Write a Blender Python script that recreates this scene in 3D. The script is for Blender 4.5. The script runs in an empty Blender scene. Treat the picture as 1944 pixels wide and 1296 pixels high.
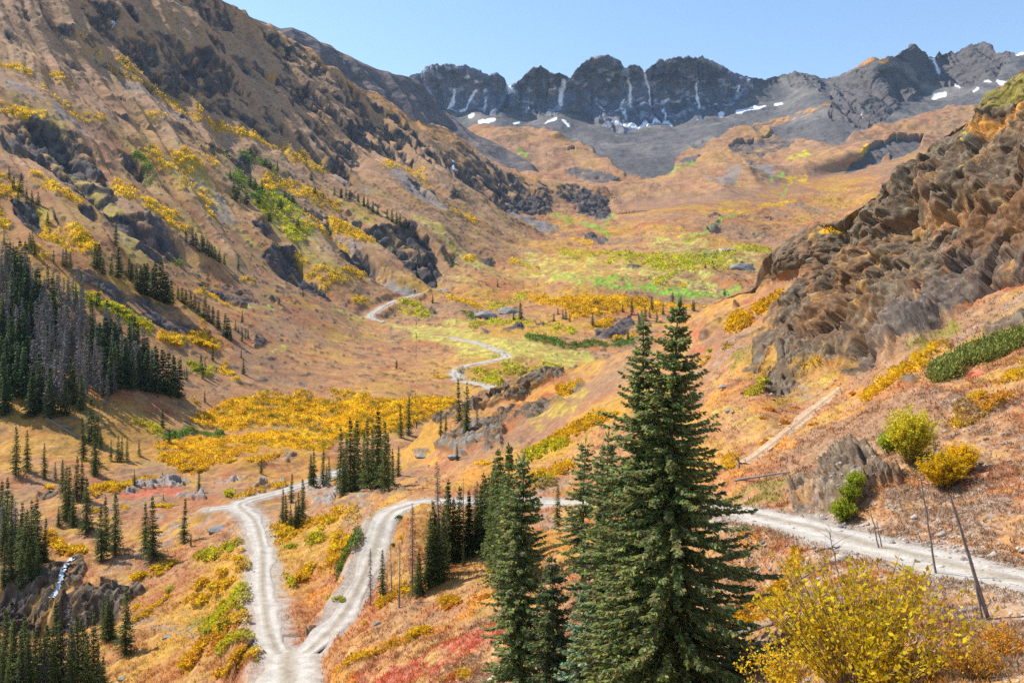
import bpy, math, random
import numpy as np

# ------------------------------------------------------------------ camera, sky, sun, exposure
SC = bpy.context.scene
COL = SC.collection
F, HV, CU = 1512.0, 560.0, 972.0      # focal length in photo pixels, horizon row, centre column
cam_d = bpy.data.cameras.new('camera')
cam_d.sensor_width = 36.0
cam_d.lens = 36.0 * F / 1944.0
cam_d.shift_y = -(648.0 - HV) / 1944.0
cam_d.clip_start, cam_d.clip_end = 0.3, 30000.0
cam = bpy.data.objects.new('camera', cam_d)
cam.rotation_euler = (math.radians(90), 0, 0)
COL.objects.link(cam)
SC.camera = cam

SUN_AZ, SUN_EL = math.radians(-64), math.radians(49)     # azimuth from +Y (view direction) towards +X
world = bpy.data.worlds.new('World')
SC.world = world
world.use_nodes = True
wn, wl = world.node_tree.nodes, world.node_tree.links
sky = wn.new('ShaderNodeTexSky')
sky.sky_type = 'NISHITA'
sky.sun_disc = False
sky.sun_elevation = SUN_EL
sky.sun_rotation = SUN_AZ
sky.altitude = 300.0
sky.air_density = 1.15
sky.dust_density = 0.4
sky.ozone_density = 3.0
wl.new(sky.outputs[0], wn['Background'].inputs[0])
wn['Background'].inputs[1].default_value = 0.15
sun_d = bpy.data.lights.new('sun', 'SUN')
sun_d.energy = 5.0
sun_d.angle = math.radians(0.5)
sun_d.color = (1.0, 0.94, 0.84)
sun = bpy.data.objects.new('sun', sun_d)
sun.rotation_euler = (math.pi / 2 - SUN_EL, 0, math.pi - SUN_AZ)
COL.objects.link(sun)
SC.view_settings.view_transform = 'Standard'
SC.view_settings.look = 'None'
SC.view_settings.gamma = 1.0
SC.view_settings.exposure = 0.46
SC.cycles.max_bounces = 5
SC.cycles.diffuse_bounces = 2
SC.cycles.glossy_bounces = 1
SC.cycles.transmission_bounces = 2
SC.cycles.transparent_max_bounces = 6
SC.cycles.use_denoising = False

f32 = np.float32
rng = np.random.default_rng(11)
random.seed(5)

# ------------------------------------------------------------------ helpers: image pixels to world, noise, spline surface
def P3(u, v, d):
    """image pixel (column, row) at an estimated distance -> world metres, camera at the origin"""
    return (np.asarray(u) - CU) / F * d, np.asarray(d) + 0 * np.asarray(u), (HV - np.asarray(v)) / F * d

TAB = (rng.random((64, 64, 64)) * 2 - 1).astype(f32)
def vnoise(x, y, z):
    x = np.asarray(x, f32); y = np.asarray(y, f32); z = np.asarray(z, f32) + np.zeros_like(x)
    ix = np.floor(x).astype(np.int32); iy = np.floor(y).astype(np.int32); iz = np.floor(z).astype(np.int32)
    fx = x - ix; fy = y - iy; fz = z - iz
    fx = fx * fx * (3 - 2 * fx); fy = fy * fy * (3 - 2 * fy); fz = fz * fz * (3 - 2 * fz)
    x0 = ix & 63; x1 = (ix + 1) & 63; y0 = iy & 63; y1 = (iy + 1) & 63; z0 = iz & 63; z1 = (iz + 1) & 63
    a = TAB[x0, y0, z0] * (1 - fx) + TAB[x1, y0, z0] * fx
    b = TAB[x0, y1, z0] * (1 - fx) + TAB[x1, y1, z0] * fx
    c = TAB[x0, y0, z1] * (1 - fx) + TAB[x1, y0, z1] * fx
    d = TAB[x0, y1, z1] * (1 - fx) + TAB[x1, y1, z1] * fx
    a += (b - a) * fy
    c += (d - c) * fy
    return a + (c - a) * fz

def fbm(p, lam, octs=4, gain=0.5, sp=None, ridge=False, seed=0.0):
    """fractal noise with first wavelength lam (metres); octaves finer than the mesh spacing sp fade out"""
    x, y, z = p
    out = np.zeros_like(x, dtype=f32)
    amp = 1.0
    for k in range(octs):
        n = vnoise(x / lam + 17.3 * k + seed, y / lam + 5.1 * k, z / lam + 9.7 * k + seed)
        if ridge:
            n = 1 - 2 * np.abs(n)
        if sp is not None:
            n = n * np.clip(lam / (2.0 * sp) - 0.5, 0, 1)
        out += amp * n
        amp *= gain
        lam = lam / 2.07
    return out

def cells(p, lam, where, seed=0):
    """broken rock: every cell of a jittered lattice is a tilted block; returns its height, about -1 to 1"""
    out = np.zeros(p[0].shape, f32); b = where
    if not b.any(): return out
    q = [(a[b] / lam + seed * 7.7).astype(f32) for a in p]
    i0 = [np.floor(a).astype(np.int32) for a in q]
    best = np.full(len(q[0]), 9.0, f32); sec = best.copy(); off = np.zeros_like(best)
    for ox in (-1, 0, 1):
        for oy in (-1, 0, 1):
            for oz in (-1, 0, 1):
                a, c, e = (i0[0] + ox) & 63, (i0[1] + oy) & 63, (i0[2] + oz) & 63
                dx = i0[0] + ox + .5 + .45 * TAB[a, c, e] - q[0]; dy = i0[1] + oy + .5 + .45 * TAB[c, e, a] - q[1]; dz = i0[2] + oz + .5 + .45 * TAB[e, a, c] - q[2]
                d2 = dx * dx + dy * dy + dz * dz
                h = .62 * TAB[(a + 9) & 63, e, c] + .95 * (dx * TAB[a, (c + 21) & 63, e] + dy * TAB[e, (a + 5) & 63, c] + dz * TAB[c, a, (e + 40) & 63])
                k = d2 < best
                sec = np.where(k, best, np.minimum(sec, d2)); off = np.where(k, h, off); best = np.where(k, d2, best)
    out[b] = off - .28 * sstep(.13, 0, np.sqrt(sec) - np.sqrt(best))
    return out

def sstep(a, b, x):
    t = np.clip((x - a) / (b - a), 0, 1)
    return t * t * (3 - 2 * t)

class Spline:
    """thin-plate surface of log distance through image pixels with estimated distances (u, v, d)"""
    def __init__(self, pts, lam=1e-4):
        a = np.array(pts, float)
        self.c = a[:, :2] / 400.0
        n = len(a)
        K = self._k(self.c, self.c) + lam * np.eye(n)
        Q = np.hstack([np.ones((n, 1)), self.c])
        A = np.block([[K, Q], [Q.T, np.zeros((3, 3))]])
        s = np.linalg.solve(A, np.concatenate([np.log(a[:, 2]), np.zeros(3)]))
        self.w, self.p = s[:n], s[n:]
    @staticmethod
    def _k(a, b):
        r2 = (a[:, None, 0] - b[None, :, 0]) ** 2 + (a[:, None, 1] - b[None, :, 1]) ** 2
        return 0.5 * r2 * np.log(r2 + 1e-12)
    def __call__(self, u, v):
        q = np.stack([np.ravel(u), np.ravel(v)], 1) / 400.0
        out = np.empty(len(q))
        for i in range(0, len(q), 40000):
            s = q[i:i + 40000]
            out[i:i + 40000] = self._k(s, self.c) @ self.w + self.p[0] + s @ self.p[1:]
        return np.exp(out).reshape(np.shape(u))

OFF = {0: (0, 0), 1: (0, 0), 2: (640, 0), 3: (1244, 0), 4: (0, 430), 5: (640, 430), 6: (1244, 430),
       7: (0, 830), 8: (640, 830), 9: (1244, 830)}
def cc(n, pts):
    """coordinates on sheet n (enlarged image crop) -> photo pixel rows/columns"""
    if n == 0:
        return [tuple(map(float, p)) for p in pts]
    ox, oy = OFF[n]
    return [(ox + p[0] * 0.36008, oy + p[1] * 0.36008) for p in pts]

# ------------------------------------------------------------------ ground points as image pixels (column, row, estimated distance in metres)
ROAD_NEAR = [(2150, 1150, 25.5), (1944, 1105, 33), (1850, 1085, 35.5), (1760, 1060, 38.5), (1650, 1035, 42), (1550, 1005, 46.5), (1460, 985, 50.5),
             (1400, 970, 54), (1350, 962, 60), (1250, 957, 80), (1170, 955, 97), (1086, 954, 110), (1000, 953, 113),
             (900, 953, 115), (820, 953, 117), (770, 962, 116), (735, 980, 114), (714, 1030, 109), (692, 1090, 103),
             (655, 1160, 97), (612, 1212, 92), (565, 1246, 89.5), (530, 1240, 90), (508, 1190, 97), (499, 1120, 112),
             (497, 1040, 132), (482, 988, 150), (455, 958, 162), (500, 942, 172), (545, 930, 182), (600, 912, 195), (650, 893, 208)]
ROAD_FAR = [(940, 738, 335), (905, 728, 350), (872, 722, 358), (864, 708, 368), (880, 696, 377), (920, 688, 388), (960, 680, 397), (955, 670, 408), (930, 660, 424),
            (900, 650, 442), (860, 642, 460), (810, 630, 482), (765, 620, 500), (730, 612, 512), (704, 602, 524), (718, 588, 545), (750, 572, 575), (800, 558, 610)]
JOIN = [(-600, 850), (0, 862), (300, 868), (600, 868), (740, 858)]
CREST = [(795, 830), (820, 794), (863, 776), (900, 761), (950, 740), (986, 722), (1029, 711), (1068, 708), (1097, 696), (1144, 682), (1200, 660),
         (1303, 600), (1345, 581), (1377, 563), (1417, 549), (1435, 540), (1439, 518), (1456, 484), (1492, 464), (1510, 448), (1553, 425),
         (1586, 412), (1640, 389), (1672, 358), (1698, 324), (1723, 310), (1766, 274), (1806, 248), (1834, 234), (1856, 218), (1870, 202),
         (1892, 176), (1928, 151), (1944, 137), (2100, 30), (2300, -90), (2700, -280)]
S_N = [(-600, 860, 205), (-300, 880, 200), (0, 862, 203), (200, 868, 207), (400, 868, 216), (600, 880, 216), (760, 862, 226),
       (-300, 1000, 165), (-300, 1296, 118), (0, 1100, 140), (0, 1000, 160), (200, 1150, 128), (200, 1000, 158), (400, 1150, 115), (400, 1030, 142),
       (300, 1296, 100), (0, 1296, 110), (300, 1700, 70), (0, 1700, 74), (-300, 1700, 78), (800, 1700, 40), (1300, 1700, 22), (1640, 1700, 11),
       (1944, 1700, 7), (300, 2400, 46), (800, 2400, 25), (1300, 2400, 12), (1640, 2400, 6.5), (1944, 2400, 4.2), (2300, 2400, 3.2), (-300, 2400, 50),
       (1944, 1296, 14), (1640, 1296, 19), (1480, 1296, 26), (1300, 1296, 36), (1000, 1296, 51), (800, 1296, 63), (650, 1290, 76), (420, 1290, 92),
       (1750, 1180, 22.5), (1850, 1170, 25.5), (1600, 1130, 32), (1450, 1130, 41), (1450, 1050, 47), (1300, 1130, 47), (1100, 1130, 62), (900, 1130, 80),
       (800, 1100, 91), (1100, 1030, 84), (950, 1040, 95), (850, 1010, 103), (600, 1050, 125), (600, 980, 145), (600, 1150, 107), (690, 940, 158), (740, 920, 168), (640, 950, 158),
       (820, 794, 228), (900, 761, 222), (1000, 720, 214), (1070, 708, 207), (1100, 696, 206), (1200, 660, 192), (1303, 600, 182), (1377, 563, 178), (1435, 540, 172),
       (950, 800, 202), (1000, 762, 206), (870, 850, 190), (1000, 850, 165), (1100, 800, 160), (1100, 870, 140), (1200, 800, 138), (820, 900, 170), (950, 900, 140),
       (1450, 800, 92), (1450, 900, 72), (1330, 800, 115), (1330, 700, 150), (1600, 850, 66), (1600, 950, 49), (1400, 920, 68), (1300, 900, 88),
       (1944, 1020, 38.5), (1944, 900, 46), (1944, 700, 64), (1944, 545, 84), (1800, 1000, 43.5), (1800, 800, 58), (1700, 950, 47.5), (1700, 800, 64), (1700, 700, 82),
       (1800, 605, 91), (1620, 725, 97), (1500, 770, 104), (1420, 690, 128), (1450, 600, 152),
       (1944, 137, 116), (1800, 250, 127), (1700, 322, 133), (1560, 420, 147), (1456, 484, 162), (1944, 340, 100), (1800, 420, 110), (1650, 540, 122), (1520, 610, 138),
       (2300, -90, 108), (2300, 300, 86), (2300, 600, 62), (2300, 900, 40), (2300, 1100, 26), (2300, 1296, 12), (2700, 900, 35), (2700, 1300, 9.5), (2700, 500, 58), (2700, -250, 100), (2700, 2400, 2.6)] + ROAD_NEAR[1:-1]
S_M = [(-600, 850, 202), (-300, 850, 205), (0, 862, 203), (200, 868, 207), (400, 868, 216), (600, 868, 222), (740, 858, 230),
       (0, 800, 222), (200, 800, 226), (400, 810, 252), (600, 850, 235), (600, 790, 285), (600, 750, 312), (800, 800, 278), (800, 740, 330), (700, 700, 362),
       (900, 850, 250), (1100, 850, 260), (1400, 850, 280), (1900, 850, 300),
       (0, 700, 246), (200, 700, 258), (200, 620, 290), (0, 450, 320), (200, 450, 365), (430, 560, 410), (430, 700, 315), (300, 600, 330), (0, 200, 470), (0, 0, 630),
       (-500, 450, 270), (-500, 0, 520), (-500, -400, 800), (0, -300, 900), (430, 0, 1050), (430, 300, 680), (430, -100, 1200), (200, 150, 640), (650, 130, 1200), (650, 350, 830), (650, 560, 540), (600, 650, 400),
       (522, 54, 1150), (700, 175, 1230), (800, 225, 1290), (906, 288, 1370), (1036, 345, 1410), (1144, 356, 1420), (1162, 396, 1330), (1060, 440, 1120), (850, 560, 615),
       (850, 450, 830), (850, 350, 1040), (1000, 400, 1180), (1000, 500, 850), (800, 520, 650),
       (1250, 560, 630), (1250, 480, 860), (1250, 420, 1150), (1100, 560, 600), (1100, 650, 455), (1100, 700, 390), (1000, 740, 340), (1300, 700, 380), (1500, 650, 440), (1000, 620, 500),
       (1400, 480, 900), (1400, 400, 1260), (1600, 400, 1350), (1500, 350, 1620), (1700, 310, 1750), (1900, 260, 1950), (2200, 250, 1950), (1944, 500, 800), (1944, 700, 400)] + ROAD_FAR
S_F = [(1250, 420, 1150), (1400, 400, 1260), (1600, 400, 1350), (1250, 375, 1480), (1500, 350, 1620), (1700, 310, 1750), (1900, 260, 1950), (2200, 250, 1950), (1162, 400, 1330), (900, 440, 1300),
       (1250, 342, 1750), (1000, 330, 1800), (1000, 280, 2080), (960, 246, 2260), (870, 262, 2300), (1060, 255, 2250), (1150, 320, 1850), (1250, 300, 2020), (1350, 265, 2120), (1500, 220, 2330), (1400, 220, 2440),
       (700, 240, 2500), (870, 228, 2500), (1000, 230, 2480), (1100, 235, 2460), (1200, 240, 2440), (1300, 236, 2450), (1380, 214, 2500), (1480, 150, 2650),
       (800, 140, 2560), (850, 122, 2550), (930, 140, 2550), (965, 165, 2620), (1025, 125, 2530), (1070, 165, 2600), (1150, 106, 2515), (1222, 145, 2580), (1330, 108, 2520), (1430, 150, 2600), (700, 150, 2700),
       (1510, 136, 2620), (1580, 150, 2680), (1640, 120, 2400), (1733, 84, 2480), (1790, 110, 2600), (1860, 83, 2560), (1944, 105, 2450), (2200, 90, 2400),
       (1600, 240, 2060), (1660, 245, 2050), (1720, 170, 2330), (1780, 160, 2400), (1700, 220, 2140), (1840, 200, 2180), (1944, 180, 2150), (1560, 190, 2300)]
S_L2 = [(430, 60, 1750), (540, 55, 1800), (640, 105, 1900), (790, 145, 2060), (850, 215, 2080), (940, 270, 1990), (1010, 305, 1900), (800, 250, 1850), (700, 200, 1780), (600, 120, 1740), (900, 300, 1830), (500, 160, 1650), (1000, 330, 1800)]
TOP_M = [(-600, -420), (-300, -330), (0, -240), (250, -110), (380, -50), (432, 0), (480, 28), (522, 54), (580, 92), (640, 135), (700, 173), (740, 198), (800, 228), (840, 246), (870, 262), (906, 288), (946, 313), (990, 330), (1036, 345), (1100, 350),
         (1144, 356), (1160, 375), (1166, 396), (1178, 404), (1250, 396), (1400, 378), (1500, 352), (1700, 310), (1900, 262), (2200, 250)]
TOP_F = [(640, 150), (720, 145), (773, 148), (790, 139), (805, 130), (820, 123), (845, 120), (862, 125), (880, 124), (905, 134), (925, 141), (942, 139), (958, 152), (966, 166), (975, 160),
         (990, 148), (1005, 132), (1026, 124), (1040, 135), (1050, 142), (1062, 137), (1075, 146), (1083, 150), (1095, 128), (1112, 114), (1130, 107), (1155, 106), (1172, 113), (1185, 126), (1200, 123), (1213, 127), (1222, 140),
         (1235, 128), (1250, 116), (1270, 109), (1300, 108), (1322, 112), (1333, 106), (1345, 110), (1360, 118), (1380, 132), (1395, 142), (1412, 146), (1450, 150), (1462, 146), (1490, 140), (1510, 136), (1535, 142), (1545, 142), (1562, 152), (1575, 151),
         (1600, 143), (1620, 130), (1640, 115), (1655, 111), (1672, 114), (1685, 105), (1700, 106), (1718, 93), (1733, 83), (1750, 97), (1763, 108), (1778, 105), (1783, 97), (1790, 104), (1806, 94), (1815, 98), (1832, 92), (1845, 83), (1865, 82), (1880, 88), (1893, 102), (1915, 101), (1930, 104), (1944, 99), (2100, 80), (2250, 60)]
TOP_L2 = [(380, 0), (470, 30), (533, 56), (555, 55), (580, 63), (605, 82), (625, 88), (650, 102), (690, 122), (720, 132), (745, 141), (775, 148), (793, 156), (812, 178), (840, 208), (870, 232), (900, 254), (940, 272), (980, 292), (1010, 312), (1020, 330)]
def lerp_line(line, u):
    a = np.array(line, float)
    return np.interp(u, a[:, 0], a[:, 1])

DN, DM, DF, DL2 = Spline(S_N), Spline(S_M), Spline(S_F), Spline(S_L2)

# ------------------------------------------------------------------ what grows or lies where: (class, image-crop sheet, outline or line, half-width, density)
ROCK_SHADE_M = [
 (1, [(0,680),(150,650),(300,700),(480,790),(545,900),(600,1050),(480,1030),(350,980),(260,900),(180,830),(100,800),(0,790)], 1),
 (1, [(330,0),(560,0),(620,60),(560,140),(720,160),(900,180),(1000,250),(1100,250),(1230,400),(1180,440),(1020,440),(960,470),(900,420),(760,350),(700,290),(560,180),(450,100)], 1),
 (1, [(1000,480),(1200,440),(1240,520),(1400,560),(1500,660),(1450,690),(1300,590),(1150,530),(1020,510)], 1),
 (1, [(880,-40),(1180,-40),(1230,90),(1240,130),(1140,90),(1000,60)], 1), (1, [(1100,200),(1280,290),(1400,340),(1420,390),(1300,360),(1220,300)], 1),
 (1, [(1480,350),(1650,440),(1720,520),(1560,520),(1450,430)], 1), (1, [(1540,560),(1700,650),(1730,690),(1850,720),(1900,830),(1760,800),(1660,690)], 1),
 (1, [(1520,680),(1650,720),(1800,850),(1850,920),(1700,880),(1580,760)], 1), (1, [(1080,720),(1200,770),(1330,820),(1340,870),(1250,860),(1150,790)], 1),
 (1, [(570,570),(720,640),(830,670),(830,690),(700,670),(580,600)], .8), (1, [(960,580),(1060,630),(1060,645),(960,600)], .9), (1, [(690,525),(770,545),(760,560)], .8),
 (1, [(610,780),(680,810),(770,890),(730,930),(640,850)], 1), (1, [(470,1040),(650,1110),(820,1170),(930,1290),(700,1240),(560,1130)], 1),
 (1, [(1290,1180),(1400,1170),(1430,1220),(1350,1250)], 1), (1, [(1480,1020),(1560,1070),(1550,1130),(1500,1080)], 1), (1, [(1620,1080),(1720,1130),(1800,1294),(1700,1260),(1600,1130)], 1),
 (1, [(400,1100),(480,1100),(500,1170),(430,1150)], 1), (1, [(60,1050),(150,1080),(220,1180),(120,1200)], 1), (1, [(260,1120),(330,1200),(290,1210)], 1),
 (1, [(0,160),(45,200),(0,225)], 1), (1, [(110,190),(240,220),(270,260),(200,250)], .6), (1, [(240,280),(380,310),(470,380),(380,370)], .6), (1, [(160,20),(230,60),(330,140),(420,220),(330,180),(200,90)], .8),
 (2, [(0,380),(120,470),(200,580),(60,560),(0,520)], 1), (2, [(190,670),(330,780),(220,760)], 1), (2, [(420,730),(480,750),(470,790),(420,770)], 1),
 (2, [(530,790),(620,800),(640,850),(740,830),(800,900),(870,960),(1010,980),(1120,1050),(1120,1110),(1000,1080),(900,1100),(760,1000),(640,930),(560,850)], 1),
 (2, [(1130,980),(1260,980),(1380,1010),(1440,1060),(1440,1110),(1380,1160),(1300,1140),(1200,1060)], 1), (2, [(340,920),(440,970),(540,1040),(480,1030),(380,980)], 1), (2, [(560,940),(640,980),(680,1030),(600,1010)], 1),
 (4, [(1370,160),(1450,90),(1540,100),(1560,150),(1700,290),(1720,370),(1600,300),(1450,230)], 1), (4, [(1000,250),(1150,270),(1300,330),(1375,400),(1280,410),(1150,360)], .8), (4, [(1360,350),(1450,370),(1550,390),(1480,400)], .9),
 (4, [(340,240),(480,230),(650,330),(780,380),(930,430),(950,520),(1100,580),(1100,600),(860,560),(740,480),(620,400),(480,300),(380,300)], .8), (4, [(700,0),(900,50),(950,110),(850,120),(750,60)], 1), (4, [(720,90),(850,150),(830,190),(700,120)], 1),  # first outline: shadow on the bank below the brow, painted as dark rock
 (4, [(1330,590),(1400,610),(1400,660),(1340,670)], .8),
 (5, [(150,0),(390,0),(480,80),(540,170),(520,260),(440,240),(340,200),(230,130),(170,60)], 1), (5, [(0,130),(100,110),(190,200),(180,240),(60,180),(0,170)], 1), (5, [(500,90),(650,150),(600,190),(540,130)], .8),
 (5, [(1270,40),(1330,30),(1430,80),(1430,105),(1360,100)], 1), (5, [(680,140),(800,180),(900,210),(900,225),(780,190)], .9), (5, [(1480,230),(1620,225),(1560,250)], .9), (5, [(1690,200),(1780,195),(1790,210),(1700,212)], .7),
 (5, [(500,400),(540,440),(520,460),(470,440)], 1), (5, [(720,460),(800,440),(840,470),(800,500),(740,490)], .7), (5, [(870,420),(960,415),(970,450),(890,480)], .7), (5, [(870,550),(950,525),(1000,550),(990,570),(900,570)], 1), (5, [(1020,520),(1080,505),(1100,520),(1050,540)], .9), (5, [(730,560),(770,550),(850,570),(800,580)], .7),
 (5, [(1320,540),(1420,530),(1500,490),(1560,470),(1570,530),(1500,580),(1420,610),(1370,580)], 1),
 (6, [(260,30),(340,0),(300,45)], .9), (6, [(390,240),(440,205),(520,200),(530,215),(450,250)], .6), (6, [(500,45),(570,40),(540,75)], .8), (6, [(20,200),(120,205),(80,212)], .8),
 (3, [(270,1160),(310,1130),(350,1165),(280,1180)], .9), (3, [(260,1210),(340,1185),(350,1200),(280,1230)], .9), (3, [(540,1140),(620,1130),(600,1160)], .8)]
SCREE_M = [(2, [(900,1080),(1000,1120),(1180,1200),(1100,1210),(960,1130)], 1), (2, [(0,900),(100,940),(200,1000),(60,960)], .8), (2, [(250,850),(400,960),(600,1110),(450,1060),(300,940)], .9), (2, [(870,1030),(930,1030),(940,1130),(900,1110)], 1),
 (5, [(210,250),(300,270),(450,340),(380,350),(280,320)], 1), (5, [(520,260),(600,280),(570,310),(530,300)], 1), (5, [(0,40),(110,110),(170,130),(60,110),(0,80)], .9),
 (1, [(600,380),(800,500),(1050,630),(1080,660),(900,590),(700,470)], .7), (1, [(250,560),(400,680),(480,760),(400,720),(280,640)], .8), (1, [(0,440),(120,500),(200,560),(100,540),(0,500)], .7), (1, [(1700,880),(1900,960),(1944,1000),(1800,950)], .9),
 (2, [(1330,1100),(1440,1110),(1390,1165),(1340,1150)], 1), (1, [(960,920),(1060,960),(1190,1060),(1250,1180),(1150,1150),(1060,1040)], .7)]
PAINT_M = [
 ('Y',1,[(0,350),(60,380),(130,430)],18,0.58),('Y',1,[(300,560),(430,620)],30,0.58),('Y',1,[(460,640),(540,650)],21,0.50),('Y',1,[(620,340),(780,420),(960,500),(1060,560)],51,0.40),('Y',1,[(1120,590),(1330,700)],24,0.58),('Y',1,[(1350,680),(1500,760),(1700,870)],36,0.43),
 ('Y',1,[(400,210),(620,330)],38,0.29),('Y',1,[(790,830),(960,850),(1090,870)],63,0.43),('Y',1,[(970,970),(1080,1040),(1130,1130)],42,0.43),('Y',1,[(600,960),(780,1080),(950,1200)],45,0.54),('Y',1,[(0,600),(100,620),(180,650)],33,0.50),('Y',1,[(0,1000),(60,1040),(0,1180)],60,0.58),('Y',1,[(180,960),(400,1090)],42,0.50),
 ('Y',1,[(220,1210),(420,1290)],60,0.58),('Y',1,[(1400,940),(1650,1030),(1760,1090)],39,0.58),('L',1,[(1380,1080),(1520,1150),(1560,1230)],69,0.54),('Y',1,[(1600,1200),(1800,1290)],33,0.58),('Y',1,[(1740,1160),(1900,1250)],33,0.58),('Y',1,[(210,390),(260,420),(400,480)],15,0.50),('Y',1,[(200,500),(300,560)],18,0.36),('Y',1,[(780,600),(860,630)],21,0.36),
 ('G',1,[(700,830),(830,940)],24,0.36),('G',1,[(1180,920),(1300,1000),(1400,1050)],60,0.36),('G',1,[(1290,790),(1400,850),(1440,900)],27,0.58),('G',1,[(1450,1010),(1550,1090)],39,0.50),('G',1,[(1140,790),(1200,830)],15,0.43),('O',1,[(1450,400),(1600,500),(1750,640)],50,.3),('O',1,[(1500,180),(1850,430)],26,.35),
 ('Y',2,[(240,850),(430,870),(470,980)],26,.5),('Y',2,[(600,1100),(720,1160)],16,.6),('Y',2,[(0,1190),(180,1290)],22,.8),('O',2,[(60,420),(300,600),(700,780)],40,.5),('O',2,[(860,880),(1050,960)],25,.5),('O',2,[(650,850),(800,880)],15,.5),
 ('Y',4,[(200,20),(480,130)],32,.8),('Y',4,[(120,140),(260,180)],26,.7),('Y',4,[(1030,330),(1210,400)],16,.6),('G',4,[(760,60),(960,160)],16,.5),('L',4,[(380,340),(560,420),(700,480),(770,530)],36,.65),('Y',4,[(840,580),(950,620)],26,.9),('Y',4,[(1000,600),(1130,630)],36,.8),('Y',4,[(1060,490),(1070,550)],15,.6),('L',4,[(980,700),(1100,760)],42,.6),('Y',4,[(1180,750),(1240,800)],30,.6),
 ('Y',4,[(1540,160),(1700,270),(1900,280)],38,.5),('Y',4,[(1870,380),(1940,390)],20,.7),('Y',4,[(1290,280),(1340,310)],14,.6),('P',4,[(1250,420),(1500,420)],10,.5),('P',4,[(1400,670),(1520,640)],25,.35),('P',4,[(1640,420),(1800,440),(1944,480)],14,.4),
 ('T',4,[(1000,1000),(1150,950),(1350,900),(1500,900),(1750,920),(1944,900),(1944,1100),(1780,1120),(1600,1060),(1400,1040),(1200,1060),(1050,1040)],0,.95),('T',4,[(820,1130),(1000,1110),(1300,1090),(1600,1080),(1780,1130),(1700,1180),(1560,1170),(1350,1150),(1350,1200),(1100,1220),(1000,1250),(850,1200)],0,.8),('Y',4,[(1350,880),(1490,890)],14,.8),('Y',4,[(1560,880),(1640,890)],14,.8),('Y',4,[(1760,875),(1944,880)],12,.8),
 ('G',4,[(880,1100),(1000,1080),(1170,1090)],22,.7),('L',4,[(720,1020),(830,1080)],30,.5),('Y',4,[(1010,910),(1030,920)],16,.7),('Y',4,[(960,1220),(1050,1280)],40,.6),
 ('T',5,[(0,900),(350,905),(620,900),(640,930),(600,960),(450,1020),(330,1060),(0,1110)],0,.95),('Y',5,[(0,880),(170,880)],14,.8),('T',5,[(1000,380),(1250,370),(1500,372),(1680,400),(1720,420),(1560,450),(1400,450),(1330,480),(1250,490),(1180,440),(1060,400)],0,.95),('T',5,[(1310,540),(1400,470),(1450,480),(1440,540)],0,.8),('Y',5,[(1480,600),(1560,580)],14,.7),('T',5,[(1500,400),(1640,420),(1740,470),(1600,470)],0,.6),
 ('Y',5,[(610,400),(740,400)],18,.7),('L',5,[(800,395),(1000,380)],14,.7),('L',5,[(690,550),(800,520),(920,500)],12,.8),('P',5,[(570,510),(760,530)],18,.6),('L',5,[(350,420),(460,440)],34,.6),('G',5,[(660,480),(720,490)],10,.7),
 ('P',5,[(420,550),(700,600),(900,640),(1150,680),(1300,700)],46,.8),('G',5,[(1000,600),(1250,630),(1540,620)],18,.75),('L',5,[(660,790),(880,800),(1080,790)],40,.6),('L',5,[(880,740),(1170,740)],22,.6),('P',5,[(250,500),(420,560)],12,.8),('L',5,[(1120,560),(1180,560)],20,.5),('G',5,[(900,800),(1080,800)],18,.6),('Y',5,[(440,780),(600,790)],14,.4),
 ('M',5,[(1150,280),(1450,330),(1944,345)],24,.62),('L',5,[(1480,180),(1650,180)],16,.7),('L',5,[(1700,200),(1944,190)],20,.7),('P',5,[(700,180),(1000,260),(1300,300)],26,.4),('Y',5,[(680,170),(740,180)],10,.8),('Y',5,[(920,200),(1050,250)],14,.6),('Y',5,[(1250,60),(1330,100)],14,.6),('P',5,[(380,160),(700,260)],14,.3),
 ('M',6,[(0,345),(180,350),(420,330)],18,.62),('L',6,[(0,175),(300,180),(600,130)],20,.7),('L',6,[(0,290),(200,250),(400,215)],14,.6),('G',6,[(120,230),(330,150)],8,.6),('T',6,[(0,400),(120,400),(260,430)],14,.6),('P',6,[(0,90),(300,100)],14,.4),
 ('P',5,[(1000,200),(1500,260),(1944,300)],60,.5),('L',5,[(1200,150),(1600,200),(1900,230)],34,.45),('P',6,[(0,100),(300,170),(500,190)],60,.45),('L',6,[(0,240),(250,200),(480,150)],24,.5),('Y',6,[(0,330),(150,320)],14,.5),('P',5,[(640,650),(900,720),(1250,720)],40,.45),('L',5,[(820,480),(1000,500),(1250,560)],20,.4),
 ('M',3,[(170,1280),(320,1200),(420,1140)],10,.8),('Y',3,[(700,960),(800,950)],16,.6),('Y',3,[(560,1080),(730,1070)],12,.6),('Y',3,[(350,1110),(500,1110)],12,.5),('Y',3,[(720,860),(790,850)],20,.6),('M',3,[(660,1050),(700,990)],6,.7),('Y',3,[(860,1000),(1080,1000)],12,.4),
 ('M',2,[(1120,1120),(1300,1180),(1440,1220)],12,.7),('M',2,[(1450,1040),(1440,1130),(1410,1190)],8,.8),('P',2,[(1700,1270),(1944,1240)],14,.5),('S',1,[(585,70),(592,92)],9,1),('S',2,[(612,838),(618,856)],7,.9)]
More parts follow.
